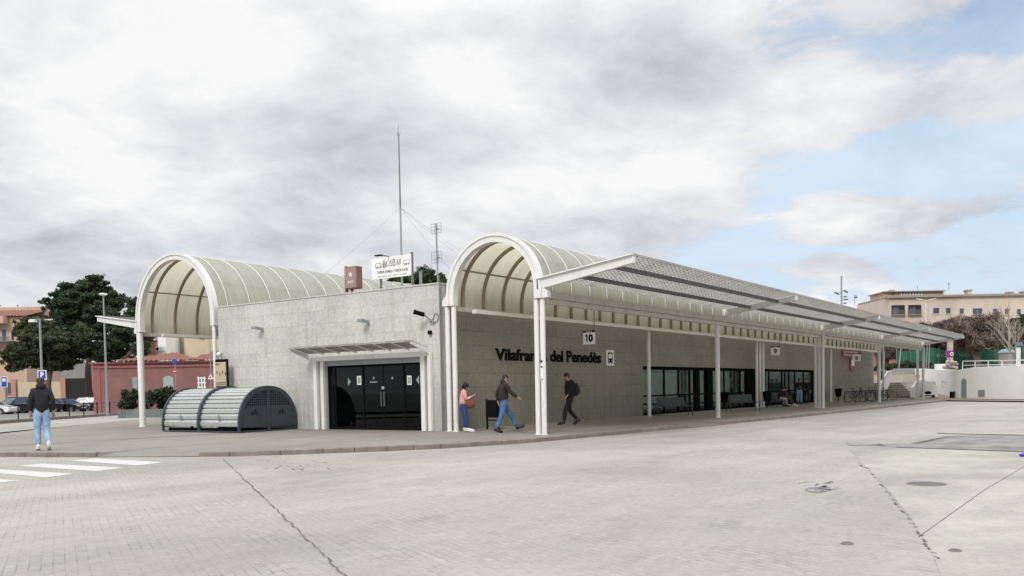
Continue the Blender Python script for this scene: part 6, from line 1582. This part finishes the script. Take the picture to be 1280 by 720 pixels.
# green windbreak
e = thing('green_screen_fence', 'dark green mesh screen fence under the bare trees', 'fence', tuple(FH * 112 + RH * lat(1210, 112)), world=True)
D = 112
k = MB(); n = 60; x0_, x1_ = lat(1120, D), lat(1330, D); v = []
for i in range(n + 1):
    x = x0_ + (x1_ - x0_) * i / n; w_ = .12 * math.sin(i * 1.3); zt = hgt(436 + 2 * math.sin(i * .4), D, 1200); v += [FH * (D + w_) + RH * x + Vector((0, 0, 1.5)), FH * (D + w_ * .5) + RH * x + Vector((0, 0, zt))]
k.add(v, [(2 * i, 2 * i + 2, 2 * i + 3, 2 * i + 1) for i in range(n)]); k.build('mesh_screen', 'green_net', e)
for i in range(13): x = x0_ + (x1_ - x0_) * i / 12; k = MB(); fr_box(k, D - .2, x - .04, x + .04, 1.5, hgt(434, D, 1200), .08); k.build('post', 'dark_steel', e)
M['net_text'] = mat('pale_green_lettering', (.20, .38, .22), .8)
for (px, t_) in ((1170, 'RVZ'), (1198, 'MOSCA')):
    k = MB(); put_text(k, t_, FH * (D - .22) + RH * lat(px, D) + Vector((0, 0, hgt(446, D, 1200))), RH, ext=.003, fit_w=1.4, fit_h=.4, nrm=-FH); k.build('graffiti', 'net_text', e)

# big beige apartment building
D = 150
e = thing('beige_apartment_building', 'large beige apartment building with small windows at the far right', 'building', tuple(FH * D + RH * lat(1200, D)), world=True)
zr0 = hgt(371, D, 1200)
xc = lat(1112, D)
k = MB(); fr_box(k, D, xc, lat(1420, D), 0, zr0, 14); k.build('wall', 'beige_wall', e)
# receding left wing with sloping-looking eave (goes away from the viewer)
wl = FH * (D + 38) + RH * (lat(1067, D + 38)); wc = FH * D + RH * xc
dw = (wl - wc).normalized(); nw = Vector((-dw.y, dw.x, 0)); nw = nw if nw.dot(RH) > 0 else -nw
k = MB(); k.prism([wc, wl, wl + Vector((0, 0, zr0 + .0)), wc + Vector((0, 0, zr0))], RH * .02, RH * 12); k.build('side_wing', 'beige_wall', e)
k = MB(); k.prism([wc - dw * .5 + Vector((0, 0, zr0)), wl + Vector((0, 0, zr0)), wl + Vector((0, 0, zr0 + .35)), wc - dw * .5 + Vector((0, 0, zr0 + .35))], -RH * .45, RH * 12); k.build('eave', 'brown_wall', e)
k = MB(); fr_box(k, D - .5, xc, lat(1420, D), zr0, zr0 + .35, 14); k.build('eave', 'brown_wall', e)
for a, b, c_, d2, m_ in ((1166, 1174.5, 384.5, 392.5, 0), (1182, 1188.5, 384.5, 392.5, 0), (1199, 1205, 385, 392.5, 0), (1215.5, 1228, 385, 393, 1), (1240.5, 1247, 385.5, 393, 0), (1255.5, 1261.5, 385.5, 393, 0), (1270.5, 1276, 386, 393.5, 0), (1290, 1297, 386, 393, 0)):
    win(e, D, a, b, c_, d2, 'cream_metal', m_)
for a, b in ((1114.5, 1131), (1135.5, 1151.5)):       # loggias: flat dark panels paint the shade of a recess
    x0_, x1_ = lat(a, D), lat(b, D); z1, z0 = hgt(381.5, D, 1125), hgt(393.5, D, 1125)
    k = MB(); fr_box(k, D - .06, x0_, x1_, z0, z1, .05); lg = k.build('loggia_shade', 'dark_room', e)
    k = MB(); fr_box(k, D - .09, x0_ + .15, x0_ + 1.2, z0, z1 - .4, .03); k.build('loggia_window', 'shade_glass', lg)
    k = MB(); fr_box(k, D - .5, x0_ - .1, x1_ + .1, z0 - .12, z0, .44)
    for i in range(14): x = x0_ + (x1_ - x0_) * i / 13; fr_box(k, D - .48, x - .015, x + .015, z0, z0 + .8, .03)
    k.build('balcony_rail', 'brown_wall', lg)
pt_w = lambda t, z: wc.lerp(wl, t) + Vector((0, 0, z))
k = MB(); k.obox(wc.lerp(wl, .18) + Vector((0, 0, zr0 - 2.2)) - nw * .03, dw * .5, nw * .05, (0, 0, .7)); k.build('window', 'shade_glass', e)
k = MB(); k.bar(wc.lerp(wl, .55) - nw * .06, wc.lerp(wl, .55) - nw * .06 + Vector((0, 0, zr0)), .12, .12); k.build('downpipe', 'brown_wall', e)
k = MB(); fr_box(k, D + 3, lat(1115, D), lat(1190, D), zr0 + .2, hgt(362.5, D, 1150), 6); k.build('penthouse', 'salmon_wall', e)
k = MB(); fr_box(k, D + 2.5, lat(1113, D), lat(1191, D), hgt(362.5, D, 1150), hgt(361.3, D, 1150), 7); k.build('penthouse_roof', 'brown_wall', e)
k = MB(); fr_box(k, D + 2.9, lat(1135, D), lat(1163, D), zr0 + .4, hgt(363.8, D, 1150), .08); pw = k.build('penthouse_glazing', 'shade_glass', e)
k = MB()
for i in range(8): x = lat(1136, D) + i * (lat(1162, D) - lat(1136, D)) / 7; fr_box(k, D + 2.8, x - .06, x + .06, zr0 + .3, hgt(363.6, D, 1150), .08)
fr_box(k, D + 2.8, lat(1135, D), lat(1163, D), hgt(366.6, D, 1150), hgt(365.9, D, 1150), .07); k.build('glazing_bars', 'white_metal', pw)
for px, w_, top_ in ((1212, 5, 363.5), (1264, 5, 366), (1283, 8, 365), (1101, 2.5, 368), (1116, 4, 364)):
    k = MB(); Dc = D + 3 if px > 1105 else D + 10; fr_box(k, Dc, lat(px - w_ / 2, Dc), lat(px + w_ / 2, Dc), zr0 + .2, hgt(top_, Dc, px), 1.2); ch = k.build('chimney', 'cream_wall' if px > 1110 else 'dark_steel', e)
    k = MB(); fr_box(k, Dc - .1, lat(px - w_ / 2, Dc) - .12, lat(px + w_ / 2, Dc) + .12, hgt(top_, Dc, px), hgt(top_, Dc, px) + .2, 1.4); k.build('cap', 'brown_wall', ch)
k = MB(); p = at_d(1186, 363, D + 4); k.tube(p, p + Vector((0, 0, 1.4)), .04); k.tube(p + RH * -.4 + Vector((0, 0, 1.1)), p + RH * .4 + Vector((0, 0, 1.1)), .03); p = at_d(1147, 363, D + 4); k.tube(p, p + Vector((0, 0, .8)), .04); k.build('roof_aerial', 'dark_steel', e)
p = at_d(1068, 372, D + 30); k = MB(); k.tube(p - Vector((0, 0, 1.5)), p + Vector((0, 0, .6)), .06); k.tube(p + RH * .3, p + RH * .3 + Vector((.2, 0, .5)), .35, .1); k.build('satellite_dish', 'grey_wall', e)

# sports mast seen over the canopy
D = 110; c = at_d(1052, 400, D); zt = hgt(345, D, 1052)
e = thing('lighting_mast', 'grey mast with floodlights rising behind the canopy', 'mast', (c.x, c.y, 0), world=True)
k = MB(); k.tube((c.x, c.y, 0), (c.x, c.y, zt), .13, .10); k.build('pole', 'lamp_metal', e, True)
C0 = Vector((c.x, c.y, 0))
for s, py, w_ in ((-1, 366.5, .5), (1, 364.5, .42), (1, 371, .3), (1, 374.5, .45), (1, 379, .25)):
    z = hgt(py, D, 1052); k = MB(); a = C0 + Vector((0, 0, z)); k.bar(a, a + RH * s * .35 + Vector((0, 0, .15 if py < 368 else 0)), .05, .05); k.obox(a + RH * s * (.32 + w_ * .5), RH * w_ * .5 + Vector((0, 0, -.12 * (py < 368))), FH * .2, (0, 0, .07)); k.build('floodlight', 'dark_steel', e)
# concrete post with round no parking sign
D = 84; b = at_d(1189.5, 470, D)
e = thing('concrete_post', 'pale square concrete post standing at the end of the canopy above the ramp', 'post', tuple(b), world=True)
k = MB(); fr_box(k, D, lat(1186, D), lat(1191.5, D), 1.6, hgt(427, D, 1189), .4); k.build('shaft', 'concrete_post', e, bevel=.02)
k = MB(); fr_box(k, D - .05, lat(1185.4, D), lat(1192.1, D), hgt(427, D, 1189) + .002, hgt(426, D, 1189), .5); k.build('cap', 'concrete_post', e)
D = 82; c = at_d(1187, 442.5, D)
e = thing('no_entry_sign', 'purple square sign with a white and red round symbol on the concrete post', 'sign', tuple(c), world=True)
k = MB(); k.obox(c, RH * .36, FH * .02, (0, 0, .33)); k.build('plate', 'purple_sign', e)
disc(e, 'disc', c + RH * .18, .17, 'white_sign', .03); disc(e, 'disc_centre', c + RH * .18, .09, 'maroon', .05)
k = MB(); k.tube(c + FH * .05 - Vector((0, 0, 2.0)), c + FH * .05 + Vector((0, 0, .3)), .035); k.build('pole', 'dark_steel', e)
# rubble / stone heap and white box at wall top
e = thing('stone_heap', 'pile of tan stones on the wall top beside the concrete post', 'stones', tuple(at_d(1190, 458, 84)), world=True)
k = MB(); rnd = random.Random(3)
for i in range(26):
    c = at_d(rnd.uniform(1180, 1197), rnd.uniform(452, 460), 83.5 + rnd.uniform(-.3, .3)); c.z = max(c.z, 2.2); s_ = rnd.uniform(.12, .26); k.ell(c, (s_, s_ * .8, s_ * .7), 7, 5)
k.build('rocks', 'concrete_post', e)
e = thing('white_bench_block', 'low white block on the wall top left of the stones', 'block', tuple(at_d(1177, 458, 85)), world=True)
k = MB(); fr_box(k, 85, lat(1171, 85), lat(1183, 85), 2.0, hgt(455, 85, 1177), .5); k.build('block', 'white_wall', e, bevel=.03)
# double lamp in front of beige building
D = 120; b = at_d(1157.5, 440, D); zt = hgt(376, D, 1157)
e = thing('street_lamp', 'slim pale lamp post with two short arms before the beige building', 'street lamp', (b.x, b.y, 1.5), world=True)
k = MB(); k.tube((b.x, b.y, 1.4), (b.x, b.y, zt), .07, .05); k.build('pole', 'white_metal', e, True)
for s in (-1, 1):
    k = MB(); a = Vector((b.x, b.y, zt)); k.bar(a, a + RH * s * 1.1 + Vector((0, 0, .22)), .06, .05); k.obox(a + RH * s * .85 + Vector((0, 0, .2)), RH * s * .45 + Vector((0, 0, .09)), FH * .12, (0, 0, .05)); k.build('arm', 'white_metal', e)
# round kiosk tank and pillar with solar panel
D = 96; c = at_d(1258, 445, D); r_ = (lat(1268, D) - lat(1250, D)) / 2
e = thing('round_kiosk', 'grey green round kiosk with domed roof behind the railing', 'kiosk', (c.x, c.y, 2.0), world=True)
k = MB(); k.tube((c.x, c.y, 1.9), (c.x, c.y, hgt(441, D, 1258)), r_, n=24); k.build('drum', 'grey_wall', e, True)
k = MB(); k.ell((c.x, c.y, hgt(441, D, 1258)), (r_ * 1.08, r_ * 1.08, .42), 24, 8); k.build('domed_roof', 'verdigris', e, True)
D = 80; c = at_d(1273, 450, D)
e = thing('signal_pillar', 'white pillar carrying a tilted solar panel near the right edge', 'pillar', (c.x, c.y, 2.0), world=True)
k = MB(); k.box(c.x - .17, c.x + .17, c.y - .17, c.y + .17, 1.9, hgt(434.5, D, 1273)); k.build('shaft', 'white_metal', e, bevel=.02)
k = MB(); q_ = at_d(1273.5, 431, D); k.obox(q_ + Vector((0, 0, .05)), RH * .36, FH * .22 + Vector((0, 0, .18)), Vector((0, 0, .02)) - FH * .02); k.build('solar_panel', 'solar', e)

# bare bushy trees on the right (dense twigs) and two pale bare trees
def bushy(label, D, px, base_py, lobes, n, mt, size, name='bare_tree', base_z=2.0, r0=.25, nl=22, mb_='bark', tt=None, group=None):
    tree(name, label, 'tree', D, px, base_py, tt or (base_py - 30), lobes, n, size, mt, mb_, r0, base_z=base_z, shell=.1, nl=nl, group=group, asp=.07)
bushy('bare purplish brown tree with dense crown left of the middle trees', 118, 1170, 462, [(1160, 415, 22, 12), (1180, 412, 22, 14), (1150, 424, 20, 14), (1175, 430, 30, 12), (1130, 436, 24, 12), (1110, 440, 14, 10)], 42000, 'twig', .30)
bushy('bare tree with tan twigs and a stout forked trunk before the green screen', 108, 1222, 462, [(1218, 408, 24, 14), (1240, 404, 18, 12), (1200, 412, 20, 14), (1228, 424, 30, 12), (1210, 430, 24, 10)], 15000, 'twig_tan', .34, r0=.5, mb_='bark')
bushy('dark purplish bush tree behind the tan tree', 124, 1205, 462, [(1206, 424, 32, 14), (1240, 424, 26, 16), (1190, 430, 20, 12), (1225, 414, 26, 14)], 42000, 'twig', .30)
bushy('dark purple bush tree at the right edge', 116, 1262, 462, [(1258, 424, 20, 16), (1276, 428, 20, 18), (1290, 424, 20, 20), (1250, 436, 16, 10)], 42000, 'twig', .30)
tree('evergreen_tree', 'dark evergreen tree behind the bare trees at the right edge', 'tree', 128, 1272, 462, 420, [(1268, 408, 18, 8), (1286, 405, 20, 11), (1256, 411, 12, 6)], 9000, .2, 'pine', base_z=2)
tree('evergreen_hedge', 'dark clipped hedge at the head of the stair', 'hedge', 104, 1128, 466, 455, [(1115, 458, 10, 4), (1128, 456, 10, 5), (1142, 457, 12, 5), (1102, 460, 8, 6), (1155, 458, 10, 4)], 7000, .10, 'shrub', base_z=1.4, r0=.08)
tree('evergreen_bush', 'dark bush behind the left parapet of the stair', 'bush', 84, 1110, 470, 460, [(1110, 460.5, 5, 4), (1103, 471, 4, 7)], 1500, .07, 'shrub', base_z=1.0, r0=.04, depthf=.2)
def bare(label, D, px, base_py, top_py, spread, seed, r0=.11):
    b = at_d(px, base_py, D); t = at_d(px + 2, top_py, D); H_ = t.z - b.z
    e = thing('bare_tree', label, 'tree', (b.x, b.y, 2.0), world=True); rnd = random.Random(seed)
    mb = MB(); P0 = Vector((b.x, b.y, 1.9)); mb.path([P0, P0 + Vector((.05, 0, H_ * .4)), P0 + Vector((0, .1, H_ * .62))], r0, 8, radii=[r0, r0 * .8, r0 * .6]); mb.build('trunk', 'bark_pale', e, True)
    mb = MB()
    def br(p, d, L, r, dep):
        q = p + d * L; m_ = p.lerp(q, .5) + Vector((rnd.uniform(-1, 1), rnd.uniform(-1, 1), 0)) * L * .06
        mb.path([p, m_, q], r, 5 if dep > 1 else 4, radii=[r, r * .75, r * .5])
        if dep <= 0: return
        for _ in range(rnd.choice((2, 3))):
            nd_ = (d + Vector((rnd.uniform(-1, 1), rnd.uniform(-1, 1), rnd.uniform(-.1, .7))) * .62).normalized(); br(p.lerp(q, rnd.uniform(.5, 1)), nd_, L * rnd.uniform(.55, .8), r * .6, dep - 1)
    P1 = P0 + Vector((0, .1, H_ * .62))
    for i in range(7):
        z = H_ * rnd.uniform(.28, .62); d0 = (Vector((rnd.uniform(-1, 1), rnd.uniform(-1, 1), 0)).normalized() * spread + Vector((0, 0, 1))).normalized(); br(P0 + Vector((0, 0, z)), d0, H_ * .24, r0 * .5, 3)
    br(P1, Vector((.03, 0, 1)), H_ * .2, r0 * .6, 3)
    mb.build('branches', 'bark_pale', e, True)
bare('tall pale bare tree rising above the roof line near the right edge', 92, 1262, 450, 364, .7, 11)
bare('slim pale bare tree at the very right of the frame', 96, 1270, 450, 385, .6, 23, .08)
# blue litter at the right edge
p = at_z(1279, 571, ZR)
k = MB(); k.ell(p + Vector((0, 0, .04)), (.10, .05, .04), 10, 6); k.obox(p + Vector((.06, .05, .03)), (.03, .01, 0), (0, .02, .0), (0, 0, .02))
tag(k.build('plastic_litter', 'blue_litter'), 'small blue piece of plastic litter on the road at the right edge', 'litter')

# ------------------------------------------------------------------ light, sky
SUN_AZ, SUN_EL = R(200), R(38)       # direction towards the sun, in the scene's x-y plane
sd = bpy.data.lights.new('sun', 'SUN'); sd.energy = 1.9; sd.angle = R(15); sd.color = (1.0, 0.96, 0.90)
so = bpy.data.objects.new('sun', sd); COL.objects.link(so)
dirv = Vector((math.cos(SUN_AZ) * math.cos(SUN_EL), math.sin(SUN_AZ) * math.cos(SUN_EL), math.sin(SUN_EL)))
so.rotation_euler = dirv.to_track_quat('Z', 'Y').to_euler(); so.location = (0, 0, 40)
wd = bpy.data.worlds.new('World'); SC.world = wd; wd.use_nodes = True
nt = wd.node_tree; nt.nodes.clear(); lk = nt.links
out = N(nt, 'ShaderNodeOutputWorld'); bg = N(nt, 'ShaderNodeBackground'); bg.inputs['Strength'].default_value = 0.10
lk.new(bg.outputs[0], out.inputs['Surface'])
sky = N(nt, 'ShaderNodeTexSky', sky_type='NISHITA'); sky.sun_disc = False; sky.sun_elevation = SUN_EL; sky.sun_rotation = R(90) - SUN_AZ
sky.dust_density = 1.5; sky.air_density = 1.0
tc = N(nt, 'ShaderNodeTexCoord'); sp = N(nt, 'ShaderNodeSeparateXYZ'); lk.new(tc.outputs['Generated'], sp.inputs[0])
def mth(op, a, b=None, c=None, clamp=False):
    n = N(nt, 'ShaderNodeMath', operation=op); n.use_clamp = clamp
    for i, q in enumerate((a, b, c)):
        if q is None: continue
        if isinstance(q, (int, float)): n.inputs[i].default_value = q
        else: lk.new(q, n.inputs[i])
    return n.outputs[0]
X, Y, Z = sp.outputs
az = mth('MULTIPLY', mth('ARCTAN2', Y, X), 57.29578); el = mth('MULTIPLY', mth('ARCSINE', Z), 57.29578)
den = mth('ADD', mth('MAXIMUM', Z, 0.0), 0.22)
cb = N(nt, 'ShaderNodeCombineXYZ'); lk.new(mth('DIVIDE', X, den), cb.inputs[0]); lk.new(mth('DIVIDE', Y, den), cb.inputs[1])
def noise(scale, detail, rough, dist=0.0, off=(0, 0, 0), sc=(1, 1, 1), rot=0):
    mp = N(nt, 'ShaderNodeMapping'); mp.inputs['Location'].default_value = off; mp.inputs['Scale'].default_value = sc; mp.inputs['Rotation'].default_value = (0, 0, rot)
    lk.new(cb.outputs[0], mp.inputs[0])
    n = N(nt, 'ShaderNodeTexNoise', i_Scale=scale, i_Detail=detail, i_Roughness=rough, i_Distortion=dist); lk.new(mp.outputs[0], n.inputs['Vector']); return n.outputs['Fac']
def blob(a0, e0, sa, se, amp):
    da = mth('DIVIDE', mth('SUBTRACT', az, a0), sa); de = mth('DIVIDE', mth('SUBTRACT', el, e0), se)
    r2 = mth('ADD', mth('MULTIPLY', da, da), mth('MULTIPLY', de, de))
    return mth('MULTIPLY', mth('EXPONENT', mth('MULTIPLY', r2, -1.0)), amp)
n_cov = noise(1.5, 14.0, 0.58, 0.5, (3.1, 1.7, 0))
n_sh = noise(1.0, 9.0, 0.52, 0.5, (7.3, 2.2, 0))
n_fine = noise(4.2, 14.0, 0.62, 0.3, (1.3, 5.2, 0))
n_puff = noise(2.3, 14.0, 0.60, 0.4, (9.3, 4.2, 0))
# coverage: cloud everywhere but in the openings towards the right
cov = mth('ADD', mth('MULTIPLY', mth('SUBTRACT', n_cov, 0.5), 3.0), mth('MULTIPLY', mth('SUBTRACT', n_fine, 0.5), 3.8))
cov = mth('ADD', cov, 1.15)
for b in ((11, 12.3, 8.0, 2.2, -1.7), (14, 7.9, 8, .8, -1.3), (18.5, 10.2, 3.0, 1.6, -.9), (3, 9, 7, 5.0, -1.25), (22.5, 7.6, 5.0, 2.4, -1.3), (12, 5, 12, 2.6, -1.1), (5.2, 19.2, 3.8, 1.9, -2.3),
          (14.1, 9.2, 2.8, .95, 3.2), (15.2, 7.2, 1.9, .65, 1.7), (20.0, 7.3, 1.8, .6, .8), (10, 15.6, 9, 1.2, .8), (29, 14, 8, 5, .7), (50, 14, 16, 12, .9), (9, 5.4, 5, .9, .5)):
    cov = mth('ADD', cov, blob(*b))
mr = N(nt, 'ShaderNodeMapRange', interpolation_type='SMOOTHSTEP'); mr.inputs['From Min'].default_value = 0.0; mr.inputs['From Max'].default_value = 0.85; lk.new(cov, mr.inputs['Value'])
# cloud brightness: bright rims and grey bellies, brighter towards the veiled sun on the left
sh = mth('ADD', mth('MULTIPLY', mth('SUBTRACT', n_sh, 0.5), 3.4), mth('MULTIPLY', mth('SUBTRACT', n_puff, 0.5), 2.6))
sh = mth('ADD', sh, mth('MULTIPLY', mth('SUBTRACT', n_fine, 0.5), 1.9))
for b in ((25, 18.8, 8.0, 2.6, -.55), (45, 15.0, 5.5, 3.6, -.70), (36, 7.5, 6, 1.6, -.35), (33, 9.6, 4, 1.4, -.35), (52, 9, 10, 1.8, -.30), (62, 15, 8, 6, .45), (29.5, 12.6, 6, 2.2, .75), (16, 16.5, 8, 2.4, .5), (53, 12.5, 7, 1.8, .35), (38, 19, 4, 2, .25), (14.3, 9.4, 3.0, .9, .8), (48, 7.5, 9, 1.2, .3)):
    sh = mth('ADD', sh, blob(*b))
rp = ramp(nt, 0.0, 1.0, (4.9, 5.1, 5.65), (9.5, 9.5, 9.5)); rp.color_ramp.elements.new(0.45).color = (7.0, 7.15, 7.6, 1)
lk.new(mth('ADD', mth('MULTIPLY', sh, 0.62), 0.53, clamp=True), rp.inputs['Fac'])
# overhead the overcast is brighter than low down
zg = N(nt, 'ShaderNodeMapRange'); zg.inputs['From Min'].default_value = 0.38; zg.inputs['From Max'].default_value = 0.9; zg.inputs['To Min'].default_value = 1.0; zg.inputs['To Max'].default_value = 2.9; lk.new(Z, zg.inputs['Value'])
cm = N(nt, 'ShaderNodeVectorMath', operation='SCALE'); lk.new(rp.outputs[0], cm.inputs[0]); lk.new(zg.outputs[0], cm.inputs['Scale'])
# pale blue of the openings: the sky itself, seen through thin veil
sk = N(nt, 'ShaderNodeVectorMath', operation='SCALE'); lk.new(sky.outputs[0], sk.inputs[0]); sk.inputs['Scale'].default_value = 1.25
veil = N(nt, 'ShaderNodeMixRGB'); veil.inputs['Color2'].default_value = (6.7, 8.0, 9.4, 1)
vf = N(nt, 'ShaderNodeMapRange'); vf.inputs['From Min'].default_value = 26; vf.inputs['From Max'].default_value = 14; vf.inputs['To Min'].default_value = 0.10; vf.inputs['To Max'].default_value = 0.88; lk.new(el, vf.inputs['Value'])
lk.new(mth('ADD', vf.outputs[0], mth('MULTIPLY', mth('SUBTRACT', n_puff, 0.5), 1.3), clamp=True), veil.inputs['Fac']); lk.new(sk.outputs[0], veil.inputs['Color1'])
mx = N(nt, 'ShaderNodeMixRGB'); lk.new(mr.outputs[0], mx.inputs['Fac']); lk.new(veil.outputs[0], mx.inputs['Color1']); lk.new(cm.outputs[0], mx.inputs['Color2'])
lk.new(mx.outputs[0], bg.inputs['Color'])
SC.view_settings.view_transform = 'Standard'; SC.view_settings.look = 'None'; SC.view_settings.gamma = 1.0; SC.view_settings.use_curve_mapping = False
SC.view_settings.exposure = 0.0
SC.cycles.max_bounces = 6; SC.cycles.transparent_max_bounces = 8; SC.cycles.use_denoising = True
